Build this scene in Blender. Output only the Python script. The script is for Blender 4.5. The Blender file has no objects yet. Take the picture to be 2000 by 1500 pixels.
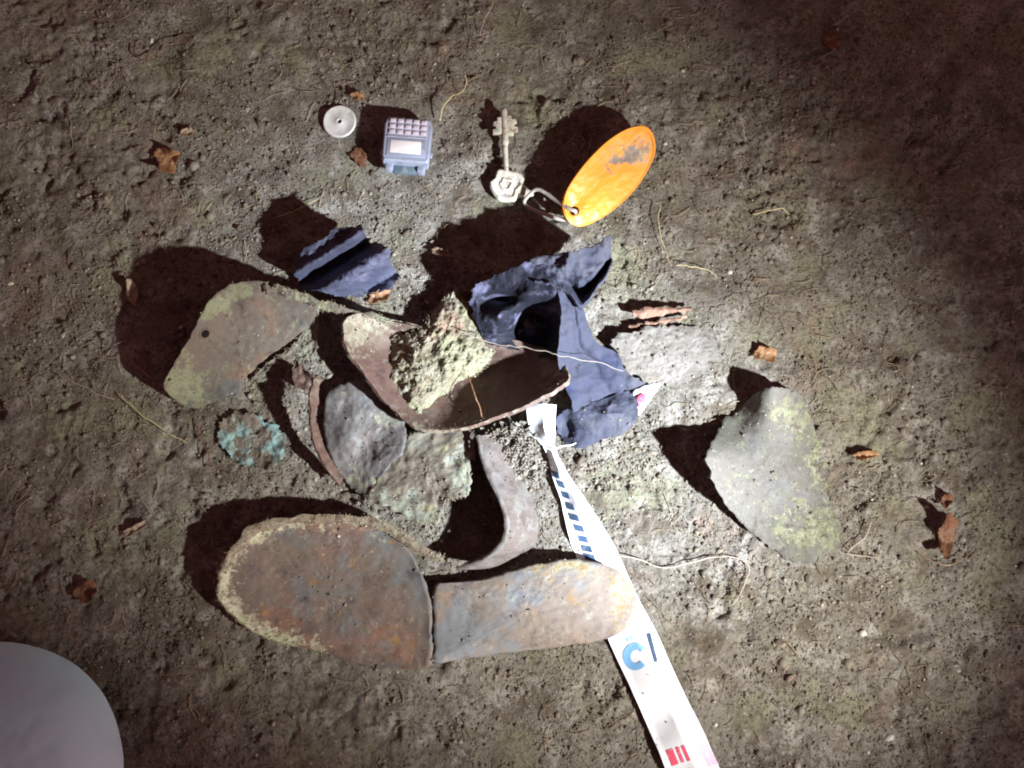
import bpy, math, random
import numpy as np
from mathutils import Vector, Euler

rng = np.random.default_rng(7)
random.seed(7)
scene = bpy.context.scene
COL = scene.collection

# ------------------------------------------------------------------ camera
CAM_D, TILT = 0.66, math.radians(12)
VIEW_W = 0.64
KX = VIEW_W / CAM_D                      # full view width per unit distance
cam_loc = np.array([0.0, -CAM_D * math.sin(TILT), CAM_D * math.cos(TILT)])
cam = bpy.data.cameras.new('camera')
cam.sensor_width = 36.0
cam.lens = 36.0 / KX
cam.clip_start = 0.01
cam.clip_end = 200.0
cam_o = bpy.data.objects.new('camera', cam)
COL.objects.link(cam_o)
cam_o.location = cam_loc
cam_o.rotation_euler = (TILT, 0, 0)
scene.camera = cam_o

# ------------------------------------------------------------------ night sky
world = bpy.data.worlds.new('World')
scene.world = world
world.use_nodes = True
wn, wl = world.node_tree.nodes, world.node_tree.links
wn.clear()
sky = wn.new('ShaderNodeTexSky')
sky.sky_type = 'NISHITA'
sky.sun_disc = False
sky.sun_elevation = math.radians(4)
sky.sun_rotation = math.radians(120)
tint = wn.new('ShaderNodeMix'); tint.data_type = 'RGBA'; tint.blend_type = 'MULTIPLY'
tint.inputs[0].default_value = 1.0
tint.inputs[7].default_value = (1.0, 0.40, 0.41, 1)
hs = wn.new('ShaderNodeHueSaturation'); hs.inputs['Saturation'].default_value = 0.15
bg = wn.new('ShaderNodeBackground'); bg.inputs['Strength'].default_value = 0.14
wo = wn.new('ShaderNodeOutputWorld')
wl.new(sky.outputs[0], hs.inputs['Color'])
wl.new(hs.outputs[0], tint.inputs[6])
wl.new(tint.outputs[2], bg.inputs[0])
wl.new(bg.outputs[0], wo.inputs[0])

# ------------------------------------------------------------------ the hand torch that lights the night scene
torch = bpy.data.lights.new('torch_light', 'SPOT')
torch.energy = 112.0
torch.color = (0.82, 0.98, 1.22)
torch.spot_size = math.radians(20.5)
torch.spot_blend = 1.0
torch.shadow_soft_size = 0.011
torch_o = bpy.data.objects.new('torch_light', torch)
COL.objects.link(torch_o)
torch_o.location = (0.549, -0.393, 0.513)
torch_aim = Vector((0.027, -0.010, 0.0))
torch_o.rotation_euler = (torch_aim - torch_o.location).to_track_quat('-Z', 'Y').to_euler()

# the same torch's wider corona around its hot spot
spill = bpy.data.lights.new('torch_corona', 'SPOT')
spill.energy = 68.0
spill.color = (0.97, 0.975, 0.93)
spill.spot_size = math.radians(40)
spill.spot_blend = 1.0
spill.shadow_soft_size = 0.011
spill_o = bpy.data.objects.new('torch_corona', spill)
COL.objects.link(spill_o)
spill_o.location = torch_o.location
spill_o.rotation_euler = torch_o.rotation_euler

# and the faint stray light round both
stray = bpy.data.lights.new('torch_stray', 'SPOT')
stray.energy = 2.6
stray.color = (0.97, 0.98, 1.0)
stray.spot_size = math.radians(95)
stray.spot_blend = 1.0
stray.shadow_soft_size = 0.011
stray_o = bpy.data.objects.new('torch_stray', stray)
COL.objects.link(stray_o)
stray_o.location = torch_o.location
stray_o.rotation_euler = torch_o.rotation_euler

scene.view_settings.view_transform = 'Standard'
scene.view_settings.look = 'None'
scene.view_settings.gamma = 1.0
scene.view_settings.exposure = 0.0
scene.view_settings.use_curve_mapping = False
scene.cycles.filter_width = 2.0      # a soft phone lens


# ------------------------------------------------------------------ noise
def _hash(ix, iy, seed):
    n = (ix * 374761393 + iy * 668265263 + seed * 1442695041) & 0xffffffff
    n = ((n ^ (n >> 13)) * 1274126177) & 0xffffffff
    n = n ^ (n >> 16)
    return (n & 0xffff) / 65535.0


def vnoise(x, y, seed=0):
    x = np.asarray(x, float); y = np.asarray(y, float)
    ix = np.floor(x).astype(np.int64); iy = np.floor(y).astype(np.int64)
    fx = x - ix; fy = y - iy
    fx = fx * fx * fx * (fx * (fx * 6 - 15) + 10); fy = fy * fy * fy * (fy * (fy * 6 - 15) + 10)
    a = _hash(ix, iy, seed); b = _hash(ix + 1, iy, seed)
    c = _hash(ix, iy + 1, seed); d = _hash(ix + 1, iy + 1, seed)
    return ((a * (1 - fx) + b * fx) * (1 - fy) + (c * (1 - fx) + d * fx) * fy) * 2 - 1


def fbm(x, y, seed=0, octv=4, gain=0.5):
    t = 0; a = 1.0; s = 0
    for i in range(octv):
        c, n = math.cos(0.6 * i), math.sin(0.6 * i)
        t = t + a * vnoise((x * c - y * n) * 2 ** i + 17.3 * i, (x * n + y * c) * 2 ** i - 9.1 * i, seed + i * 31)
        s += a; a *= gain
    return t / s


def ridged(x, y, seed=0, octv=3):
    t = 0; a = 1.0; s = 0
    for i in range(octv):
        t = t + a * (1 - 2 * np.abs(vnoise(x * 2 ** i + 5.7 * i, y * 2 ** i + 3.3 * i, seed + i * 17)))
        s += a; a *= 0.5
    return t / s


# ------------------------------------------------------------------ the ground's height, metres
def g_low(x, y):
    return 0.0035 * fbm(x / 0.11, y / 0.11, 3, 2)


def g_full(x, y):
    h = g_low(x, y)
    h = h + 0.0026 * fbm(x / 0.026, y / 0.026, 11, 2)
    soft = 0.22 + 0.78 * np.clip(0.5 + 1.4 * vnoise(x / 0.06, y / 0.06, 37), 0, 1)
    h = h + 0.0016 * soft * fbm(x / 0.0095, y / 0.0095, 23, 3, 0.7)
    h = h + 0.0010 * soft * ridged(x / 0.0055, y / 0.0055, 29, 2) * (0.6 + 0.4 * vnoise(x / 0.03, y / 0.03, 33))
    r = fbm(x / 0.014, y / 0.014, 51, 3)
    h = h - 0.0026 * soft * np.clip((r - 0.26) / 0.25, 0, 1)
    w = fbm(x / 0.02 + 0.6 * vnoise(x / 0.012, y / 0.012, 5), y / 0.02, 61, 2)
    h = h - 0.0022 * np.clip(1 - np.abs(w - 0.05) / 0.035, 0, 1) * np.clip(vnoise(x / 0.05, y / 0.05, 70), 0, 1)
    return h


def unproject(px, py, z):
    px = np.asarray(px, float); py = np.asarray(py, float)
    dx = (px / 2000 - 0.5) * KX
    dy = -(py - 750) / 2000 * KX
    ct, st = math.cos(TILT), math.sin(TILT)
    d = np.stack([dx + 0 * dy, st + dy * ct, -ct + dy * st], -1)
    s = (z - cam_loc[2]) / d[..., 2]
    return cam_loc + d * s[..., None]


def P(px, py, h, ground=g_low):
    """photo pixel and height in mm over the ground -> world point"""
    px = np.asarray(px, float); py = np.asarray(py, float); h = np.asarray(h, float)
    z = h / 1000.0
    for _ in range(3):
        w = unproject(px, py, z)
        z = h / 1000.0 + ground(w[..., 0], w[..., 1])
    return unproject(px, py, z)


def pxof(w):
    d = w - cam_loc
    ct, st = math.cos(TILT), math.sin(TILT)
    f = d[..., 1] * st - d[..., 2] * ct
    u = d[..., 1] * ct + d[..., 2] * st
    return (d[..., 0] / f / KX + 0.5) * 2000, 750 - u / f / KX * 2000


# ------------------------------------------------------------------ mesh helpers
KEEP = []      # outlines that lie on the soil, where no loose crumbs should poke through


def make_obj(name, verts, faces, mat=None, parent=None, loc=None, smooth=True, attrs=None, kind=None):
    verts = np.asarray(verts, float)
    if parent is not None and loc is None:
        loc0 = np.array(parent.location)
        if parent.parent is not None:
            loc0 = loc0 + np.array(parent.parent.location)
        v = verts - loc0; ol = (0, 0, 0)
    elif loc is not None:
        v = verts - np.asarray(loc, float); ol = loc
    else:
        v = verts; ol = (0, 0, 0)
    me = bpy.data.meshes.new(name)
    if isinstance(faces, np.ndarray):
        nf, k = faces.shape
        me.vertices.add(len(v)); me.vertices.foreach_set('co', v.astype(np.float32).ravel())
        me.loops.add(nf * k); me.loops.foreach_set('vertex_index', faces.astype(np.int32).ravel())
        me.polygons.add(nf)
        me.polygons.foreach_set('loop_start', np.arange(0, nf * k, k, dtype=np.int32))
        me.update(calc_edges=True)
    else:
        me.from_pydata(v.tolist(), [], faces)
        me.update()
    if smooth:
        me.polygons.foreach_set('use_smooth', np.ones(len(me.polygons), dtype=bool))
    if attrs:
        for k, a in attrs.items():
            at = me.attributes.new(k, 'FLOAT', 'POINT')
            at.data.foreach_set('value', np.asarray(a, np.float32))
    if mat:
        me.materials.append(mat)
    me.validate()
    o = bpy.data.objects.new(name, me)
    o.location = ol
    COL.objects.link(o)
    if parent is not None:
        o.parent = parent
    if kind:
        o['kind'] = kind
    return o


def tag(o, label, cat, group=None):
    o['label'] = label; o['category'] = cat
    if group:
        o['group'] = group
    return o


def thing(name, label, cat, px, py, group=None, h=0.0):
    o = bpy.data.objects.new(name, None)
    o.location = P(px, py, h).tolist()
    o.empty_display_size = 0.01
    COL.objects.link(o)
    return tag(o, label, cat, group)


def catmull(pts, n, closed=True):
    p = np.asarray(pts, float); m = len(p)
    if closed:
        seg = np.linspace(0, m, n, endpoint=False)
    else:
        seg = np.linspace(0, m - 1, n)
    i = np.floor(seg).astype(int); t = (seg - i)[:, None]
    if not closed:
        i2 = np.clip(i, 0, m - 2); t = (seg - i2)[:, None]; i = i2
        g = lambda k: p[np.clip(i + k, 0, m - 1)]
    else:
        g = lambda k: p[(i + k) % m]
    a, b, c, d = g(-1), g(0), g(1), g(2)
    return 0.5 * (2 * b + (c - a) * t + (2 * a - 5 * b + 4 * c - d) * t ** 2 + (3 * b - a - 3 * c + d) * t ** 3)


def grid_normals(W, wrap):
    du = np.gradient(W, axis=0)
    if wrap:
        dv = (np.roll(W, -1, 1) - np.roll(W, 1, 1)) / 2
    else:
        dv = np.gradient(W, axis=1)
    n = np.cross(du, dv)
    l = np.linalg.norm(n, axis=-1, keepdims=True)
    n = n / np.maximum(l, 1e-12)
    if n[..., 2].mean() < 0:
        n = -n
    return n


def solid(W, wrap, thick, name, mat, parent, loc, attrs, edge_round=True):
    """W: (rows, cols, 3) top surface -> closed shell of given thickness (m)"""
    R, Cn, _ = W.shape
    N = grid_normals(W, wrap)
    bot = W - N * thick
    V = np.concatenate([W.reshape(-1, 3), bot.reshape(-1, 3)])
    n = R * Cn
    F = []
    cols = Cn if wrap else Cn - 1
    for r in range(R - 1):
        for c in range(cols):
            c2 = (c + 1) % Cn
            a, b, d, e = r * Cn + c, r * Cn + c2, (r + 1) * Cn + c2, (r + 1) * Cn + c
            F.append((a, e, d, b)); F.append((n + a, n + b, n + d, n + e))

    def skirt(idx, close):
        m = len(idx)
        for k in range(m if close else m - 1):
            a, b = idx[k], idx[(k + 1) % m]
            F.append((a, b, n + b, n + a))
    if wrap:
        skirt([(R - 1) * Cn + c for c in range(Cn)], True)
        skirt([c for c in range(Cn)][::-1], True)
    else:
        loop = [c for c in range(Cn)][::-1] + [r * Cn for r in range(1, R)] + \
               [(R - 1) * Cn + c for c in range(1, Cn)] + [r * Cn + Cn - 1 for r in range(R - 2, 0, -1)]
        skirt(loop, True)
    at = None
    if attrs:
        at = {k: np.concatenate([a.ravel(), a.ravel()]) for k, a in attrs.items()}
    o = make_obj(name, V, F, mat, parent, loc, True, at)
    o.data.set_sharp_from_angle(angle=math.radians(50))
    return o


def sheet(name, outline, centre, mat, parent=None, thick=2.0, rings=22, nth=110, prof=1.6, amp=0.6, nscale=22,
          jit=2.0, lip=0.0, lipw=0.12, seed=1, mould=None, hole=0.0, hfun=None, droop=0.6, keep=True, fine=0.35):
    """star-shaped piece: outline of (px, py, height mm), centre (px, py, height mm)"""
    o = catmull(outline, nth)
    th = np.linspace(0, 2 * math.pi, nth, endpoint=False)
    c = np.array(centre, float)
    rad = o[:, :2] - c[:2]
    L = np.linalg.norm(rad, axis=1)
    jx = fbm(np.cos(th) * 6 + seed, np.sin(th) * 6 + seed * 2, seed, 5, 0.75) * jit * 2
    jd = rad / L[:, None] * jx[:, None]
    if keep:
        KEEP.append(o[:, :2] + jd)
    rr = np.linspace(0, 1, rings) ** 0.85
    rr[0] = 0.02
    if hole:
        rr = np.linspace(0, 1, rings)
    px = np.empty((rings, nth)); py = px.copy(); h = px.copy()
    Am = np.stack([o[:, 0] - c[0], o[:, 1] - c[1], np.ones(nth)], 1)
    pc = np.linalg.lstsq(Am, o[:, 2], rcond=None)[0]
    if hole:
        pc[:2] = 0; pc[2] = c[2]
    res = o[:, 2] - Am @ pc
    cres = c[2] - pc[2]
    k_ = np.minimum(np.arange(nth), nth - np.arange(nth))
    ft = np.fft.rfft(res)
    for j, r in enumerate(rr):
        sg = max(1e-3, (1 - r) * nth * 0.11)
        ker = np.exp(-0.5 * (k_ / sg) ** 2); ker /= ker.sum()
        oh = np.fft.irfft(ft * np.fft.rfft(ker), nth)
        if hole:
            hx = c[0] + np.cos(th0(o, c)) * hole; hy = c[1] + np.sin(th0(o, c)) * hole
            px[j] = hx + (o[:, 0] - hx) * r; py[j] = hy + (o[:, 1] - hy) * r
        else:
            px[j] = c[0] + (o[:, 0] - c[0]) * r; py[j] = c[1] + (o[:, 1] - c[1]) * r
        px[j] += jd[:, 0] * r ** 9; py[j] += jd[:, 1] * r ** 9
        pr = prof if hole else max(prof, 1.9)
        h[j] = pc[0] * (px[j] - c[0]) + pc[1] * (py[j] - c[1]) + pc[2] + cres + (oh - cres) * r ** pr + lip * math.exp(-((1 - r) / lipw) ** 2)
    if hfun is not None:
        h = h + hfun(px, py)
    h = h + amp * fbm(px / nscale, py / nscale, seed + 40, 4, 0.55)
    h = h + fine * fbm(px / 8.0, py / 8.0, seed + 140, 3, 0.6)
    h[-1] -= droop
    h = np.maximum(h, 0.8)
    W = P(px, py, h)
    at = {'edge': np.repeat(rr[:, None], nth, 1)}
    at['mould'] = mould(px, py) if mould is not None else np.zeros_like(px)
    loc = None
    if parent is None:
        base = P(c[0], c[1], 0.0); loc = base.tolist()
    ob = solid(W, True, thick / 1000, name, mat, parent, loc, at)
    ob_top[ob.name] = (W, at['mould'])
    return ob


def th0(o, c):
    return np.arctan2(o[:, 1] - c[1], o[:, 0] - c[0])


ob_top = {}


def strip(name, A, B, mat, parent=None, thick=1.6, nu=70, nv=16, bulge=0.0, amp=0.5, nscale=20, seed=1, jit=1.5,
          mould=None, hfun=None, keep=True):
    """loft between two edge lines of (px, py, height mm)"""
    a = catmull(A, nu, False); b = catmull(B, nu, False)
    s = np.linspace(0, 1, nu)
    a[:, :2] += (fbm(s * 14, s * 0 + seed, seed, 3)[:, None]) * jit
    b[:, :2] += (fbm(s * 14, s * 0 + seed + 9, seed + 3, 3)[:, None]) * jit
    if keep:
        KEEP.append(np.concatenate([a[:, :2], b[::-1, :2]]))
    v = np.linspace(0, 1, nv)
    pts = a[:, None, :] * (1 - v)[None, :, None] + b[:, None, :] * v[None, :, None]
    px, py, h = pts[..., 0], pts[..., 1], pts[..., 2]
    h = h + bulge * np.sin(v * math.pi)[None, :]
    if hfun is not None:
        h = h + hfun(px, py, s[:, None] + 0 * px, v[None, :] + 0 * px)
    h = h + amp * fbm(px / nscale, py / nscale, seed + 77, 4, 0.55)
    h = np.maximum(h, 0.7)
    W = P(px, py, h)
    at = {'edge': np.abs(v * 2 - 1)[None, :] + 0 * px, 'mould': mould(px, py) if mould is not None else 0 * px}
    loc = None
    if parent is None:
        base = P(px.mean(), py.mean(), 0.0); loc = base.tolist()
    ob = solid(W, False, thick / 1000, name, mat, parent, loc, at)
    ob_top[ob.name] = (W, at['mould'])
    return ob


def tube(name, path, r0, r1, mat, parent=None, n=40, sides=7, seed=0, wob=0.0, closed=False, ground=g_low):
    """path of (px, py, height mm), radii in mm"""
    p = catmull(path, n, closed)
    s = np.linspace(0, 1, n)
    if wob:
        p[:, 0] += fbm(s * 9, s * 0 + seed, seed, 3) * wob
        p[:, 1] += fbm(s * 9, s * 0 + seed + 4, seed + 5, 3) * wob
    W = P(p[:, 0], p[:, 1], p[:, 2], ground)
    if closed:
        T = np.roll(W, -1, 0) - np.roll(W, 1, 0)
    else:
        T = np.gradient(W, axis=0)
    T /= np.linalg.norm(T, axis=1, keepdims=True)
    up = np.array([0.05, 0.02, 1.0])
    S = np.cross(T, up); S /= np.linalg.norm(S, axis=1, keepdims=True)
    U = np.cross(S, T)
    rad = (r0 + (r1 - r0) * s) / 1000 * (1 + 0.18 * fbm(s * 16, s * 0, seed + 8, 2))
    ang = np.linspace(0, 2 * math.pi, sides, endpoint=False)
    V = (W[:, None, :] + rad[:, None, None] * (np.cos(ang)[None, :, None] * S[:, None, :] + np.sin(ang)[None, :, None] * U[:, None, :])).reshape(-1, 3)
    F = []
    for i in range(n if closed else n - 1):
        for k in range(sides):
            k2 = (k + 1) % sides; i2 = (i + 1) % n
            F.append((i * sides + k, i * sides + k2, i2 * sides + k2, i2 * sides + k))
    if not closed:
        F.append(tuple(range(sides))[::-1]); F.append(tuple((n - 1) * sides + k for k in range(sides)))
    loc = None
    if parent is None:
        m = W.mean(0); loc = [m[0], m[1], float(W[:, 2].min())]
    return make_obj(name, V, F, mat, parent, loc, True)


# a few lumpy crumb shapes that thousands of grains are built from
def ico():
    t = (1 + 5 ** 0.5) / 2
    v = np.array([(-1, t, 0), (1, t, 0), (-1, -t, 0), (1, -t, 0), (0, -1, t), (0, 1, t), (0, -1, -t), (0, 1, -t), (t, 0, -1), (t, 0, 1), (-t, 0, -1), (-t, 0, 1)], float)
    v /= np.linalg.norm(v[0])
    f = np.array([(0, 11, 5), (0, 5, 1), (0, 1, 7), (0, 7, 10), (0, 10, 11), (1, 5, 9), (5, 11, 4), (11, 10, 2), (10, 7, 6), (7, 1, 8), (3, 9, 4), (3, 4, 2), (3, 2, 6), (3, 6, 8), (3, 8, 9), (4, 9, 5), (2, 4, 11), (6, 2, 10), (8, 6, 7), (9, 8, 1)])
    return v, f


ICO_V, ICO_F = ico()
CRUMBS = [ICO_V * (1 + rng.uniform(-0.34, 0.34, (12, 1))) * np.array([1, rng.uniform(0.7, 1.2), rng.uniform(0.55, 0.9)]) for _ in range(9)]


def rot_mats(n):
    a = rng.normal(size=(n, 4)); a /= np.linalg.norm(a, axis=1, keepdims=True)
    w, x, y, z = a.T
    return np.stack([np.stack([1 - 2 * (y * y + z * z), 2 * (x * y - z * w), 2 * (x * z + y * w)], -1),
                     np.stack([2 * (x * y + z * w), 1 - 2 * (x * x + z * z), 2 * (y * z - x * w)], -1),
                     np.stack([2 * (x * z - y * w), 2 * (y * z + x * w), 1 - 2 * (x * x + y * y)], -1)], 1)


def crumb_cloud(name, pos, size, mat, parent=None, loc=None, kind='stuff', smooth=False):
    n = len(pos)
    base = np.stack(CRUMBS)[rng.integers(0, len(CRUMBS), n)]
    V = np.einsum('nij,nkj->nki', rot_mats(n), base * size[:, None, None]) + pos[:, None, :]
    F = (ICO_F[None] + (np.arange(n) * 12)[:, None, None]).reshape(-1, 3)
    tone = np.repeat(rng.uniform(0, 1, n), 12)
    return make_obj(name, V.reshape(-1, 3), F, mat, parent, loc, smooth, {'tone': tone}, kind)


def fuzz(ob, mat, n, s0, s1, parent=None, name='mould', power=1.0, lift=0.2):
    """mould grains growing on the mouldy part of a piece: a part of that piece"""
    W, m = ob_top[ob.name]
    w = np.clip(m.ravel(), 0, 1) ** power
    if w.sum() <= 0:
        return
    idx = rng.choice(len(w), n, p=w / w.sum())
    pts = W.reshape(-1, 3)[idx] + rng.normal(size=(n, 3)) * np.array([1, 1, 0.0]) * 0.0008
    sz = rng.uniform(s0, s1, n) ** 1.0 / 1000
    pts[:, 2] += sz * lift
    return crumb_cloud(name, pts, sz, mat, parent or ob)


def inside(px, py, poly):
    x1, y1 = poly[:, 0], poly[:, 1]
    x2, y2 = np.roll(x1, -1), np.roll(y1, -1)
    res = np.zeros(len(px), bool)
    for a, b, c, d in zip(x1, y1, x2, y2):
        if b == d:
            continue
        cond = ((b > py) != (d > py)) & (px < (c - a) * (py - b) / (d - b) + a)
        res ^= cond
    return res


# ------------------------------------------------------------------ materials
def new_mat(name):
    m = bpy.data.materials.new(name)
    m.use_nodes = True
    nt = m.node_tree
    nt.nodes.clear()
    out = nt.nodes.new('ShaderNodeOutputMaterial')
    b = nt.nodes.new('ShaderNodeBsdfPrincipled')
    nt.links.new(b.outputs[0], out.inputs[0])
    return m, nt, b


def blotch(name, base, layers=(), rough=0.8, spec=0.25, bump=0.4, bscale=400, bdist=0.0006, mould=None, mould_lo=0.35,
           mould_hi=0.75, metallic=0.0, tone=None, crack=None, coat=0.0, rough_var=0.0, edge=None, k=1.0):
    """base colour with noise patches: layers = (colour, noise scale, lo, hi, seed)"""
    sc_ = lambda c: tuple(v * k for v in c)
    base = sc_(base)
    layers = [(sc_(l[0]),) + tuple(l[1:]) for l in layers]
    mould = [(sc_(l[0]),) + tuple(l[1:]) for l in mould] if mould else None
    m, nt, b = new_mat(name)
    N, L = nt.nodes, nt.links
    tc = N.new('ShaderNodeTexCoord')
    co = tc.outputs['Object']

    def noise(scale, seed, detail=5, rgh=0.6):
        mp = N.new('ShaderNodeMapping'); mp.inputs['Location'].default_value = (seed * 1.37, seed * 0.71, seed * 0.33)
        L.new(co, mp.inputs[0])
        n = N.new('ShaderNodeTexNoise'); n.inputs['Scale'].default_value = scale
        n.inputs['Detail'].default_value = detail; n.inputs['Roughness'].default_value = rgh
        L.new(mp.outputs[0], n.inputs['Vector'])
        return n.outputs[0]

    def ramp(src, lo, hi):
        r = N.new('ShaderNodeMapRange'); r.inputs[1].default_value = lo; r.inputs[2].default_value = hi
        r.interpolation_type = 'SMOOTHSTEP'
        L.new(src, r.inputs[0])
        return r.outputs[0]

    def mix(f, a, c):
        x = N.new('ShaderNodeMix'); x.data_type = 'RGBA'
        L.new(f, x.inputs[0])
        if isinstance(a, tuple):
            x.inputs[6].default_value = (*a, 1)
        else:
            L.new(a, x.inputs[6])
        x.inputs[7].default_value = (*c, 1)
        return x.outputs[2]
    cur = tuple(base)
    for (c, sc, lo, hi, sd) in layers:
        cur = mix(ramp(noise(sc, sd), lo, hi), cur, c)
    if crack:
        vo = N.new('ShaderNodeTexVoronoi'); vo.feature = 'DISTANCE_TO_EDGE'; vo.inputs['Scale'].default_value = crack[0]
        wv = N.new('ShaderNodeMix'); wv.data_type = 'RGBA'; wv.blend_type = 'LINEAR_LIGHT'; wv.inputs[0].default_value = 0.02
        nv = N.new('ShaderNodeTexNoise'); nv.inputs['Scale'].default_value = 150; nv.inputs['Detail'].default_value = 4
        L.new(co, nv.inputs['Vector']); L.new(co, wv.inputs[6]); L.new(nv.outputs['Color'], wv.inputs[7])
        L.new(wv.outputs[2], vo.inputs['Vector'])
        f1 = ramp(vo.outputs['Distance'], crack[1], 0.0)
        f2 = ramp(noise(50, 77), 0.48, 0.62)
        mu = N.new('ShaderNodeMath'); mu.operation = 'MULTIPLY'; L.new(f1, mu.inputs[0]); L.new(f2, mu.inputs[1])
        cur = mix(mu.outputs[0], cur, (0.035, 0.028, 0.024))
    if tone:
        at = N.new('ShaderNodeAttribute'); at.attribute_name = 'tone'
        for (c, lo, hi) in tone:
            cur = mix(ramp(at.outputs['Fac'], lo, hi), cur, c)
    if edge:
        at = N.new('ShaderNodeAttribute'); at.attribute_name = 'edge'
        c, lo, hi = edge
        cur = mix(ramp(at.outputs['Fac'], lo, hi), cur, c)
    if mould:
        at = N.new('ShaderNodeAttribute'); at.attribute_name = 'mould'
        for q, (c, sc, amt) in enumerate(mould):
            nz = noise(sc, 31 + q * 7, 6, 0.7)
            a = N.new('ShaderNodeMath'); a.operation = 'MULTIPLY_ADD'
            L.new(nz, a.inputs[0]); a.inputs[1].default_value = 3.0
            s = N.new('ShaderNodeMath'); s.operation = 'MULTIPLY_ADD'
            L.new(at.outputs['Fac'], s.inputs[0]); s.inputs[1].default_value = amt; s.inputs[2].default_value = -1.5
            L.new(s.outputs[0], a.inputs[2])
            cur = mix(ramp(a.outputs[0], mould_lo, mould_hi), cur, c)
    if isinstance(cur, tuple):
        b.inputs['Base Color'].default_value = (*cur, 1)
    else:
        L.new(cur, b.inputs['Base Color'])
    b.inputs['Metallic'].default_value = metallic
    b.inputs['Specular IOR Level'].default_value = spec
    b.inputs['Coat Weight'].default_value = coat
    b.inputs['Coat Roughness'].default_value = 0.25
    if rough_var:
        r = N.new('ShaderNodeMapRange'); r.inputs[1].default_value = 0.3; r.inputs[2].default_value = 0.7
        r.inputs[3].default_value = max(0.05, rough - rough_var); r.inputs[4].default_value = min(1, rough + rough_var)
        L.new(noise(120, 55), r.inputs[0]); L.new(r.outputs[0], b.inputs['Roughness'])
    else:
        b.inputs['Roughness'].default_value = rough
    if bump:
        bp = N.new('ShaderNodeBump'); bp.inputs['Strength'].default_value = bump; bp.inputs['Distance'].default_value = bdist
        L.new(noise(bscale, 3, 6, 0.65), bp.inputs['Height'])
        L.new(bp.outputs[0], b.inputs['Normal'])
    return m


SOIL_LAYERS = [
    ((0.112, 0.088, 0.064), 40, 0.46, 0.66, 1),
    ((0.295, 0.275, 0.240), 70, 0.47, 0.68, 2),
    ((0.205, 0.198, 0.132), 24, 0.50, 0.68, 3),
    ((0.210, 0.145, 0.112), 17, 0.56, 0.76, 4),
    ((0.060, 0.048, 0.038), 240, 0.54, 0.72, 5),
    ((0.120, 0.098, 0.072), 420, 0.50, 0.64, 8),
    ((0.410, 0.380, 0.325), 330, 0.60, 0.76, 6)]
M_soil = blotch('soil', (0.192, 0.174, 0.144), SOIL_LAYERS, rough=0.95, spec=0.1, bump=0.9, bscale=560, bdist=0.0018)
M_crumb = blotch('soil_crumb', (0.185, 0.157, 0.122), [((0.215, 0.2, 0.14), 40, 0.5, 0.7, 3), ((0.22, 0.14, 0.105), 34, 0.55, 0.75, 4)],
                 rough=0.95, spec=0.1, bump=0.5, bscale=1500,
                 tone=[((0.10, 0.080, 0.062), 0.45, 0.7), ((0.26, 0.232, 0.195), 0.85, 0.95), ((0.50, 0.46, 0.40), 0.985, 0.997)])
M_earth = blotch('pale_earth', (0.190, 0.172, 0.150), [((0.15, 0.13, 0.105), 60, 0.45, 0.65, 1), ((0.24, 0.222, 0.20), 90, 0.5, 0.7, 2), ((0.07, 0.06, 0.05), 260, 0.58, 0.72, 5)], rough=0.95, spec=0.1, bump=0.7, bscale=500, bdist=0.0012)
M_fibre = blotch('dry_fibre', (0.36, 0.29, 0.19), [((0.20, 0.13, 0.08), 60, 0.45, 0.65, 2)], rough=0.8, bump=0)
M_straw = blotch('straw', (0.58, 0.50, 0.27), [((0.34, 0.25, 0.13), 160, 0.5, 0.7, 2)], rough=0.6, bump=0.3)
M_root = blotch('pale_root', (0.40, 0.34, 0.27), [((0.33, 0.27, 0.22), 160, 0.5, 0.7, 2)], rough=0.7, bump=0.3)
M_twig = blotch('twig_bark', (0.24, 0.155, 0.10), [((0.45, 0.38, 0.25), 140, 0.5, 0.65, 2)], rough=0.8, bump=0.6, bscale=900)
M_leafo = blotch('dead_leaf_orange', k=0.55, base=(0.50, 0.27, 0.13), layers=[((0.25, 0.10, 0.05), 120, 0.5, 0.65, 1), ((0.7, 0.5, 0.33), 190, 0.55, 0.7, 2)], rough=0.55, bump=0.5, bscale=600)
M_leafb = blotch('dead_leaf_brown', k=0.55, base=(0.26, 0.12, 0.065), layers=[((0.12, 0.05, 0.035), 120, 0.5, 0.65, 1), ((0.45, 0.26, 0.15), 190, 0.55, 0.7, 2)], rough=0.5, bump=0.5, bscale=600)
M_bark = blotch('dull_bark', (0.26, 0.15, 0.10), [((0.13, 0.07, 0.05), 120, 0.48, 0.62, 1), ((0.34, 0.24, 0.18), 190, 0.55, 0.7, 2)], rough=0.8, bump=0.6, bscale=600)
M_leafp = blotch('dead_leaf_pale', k=0.55, base=(0.55, 0.42, 0.30), layers=[((0.32, 0.2, 0.13), 150, 0.5, 0.65, 1)], rough=0.6, bump=0.5, bscale=600)

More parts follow.
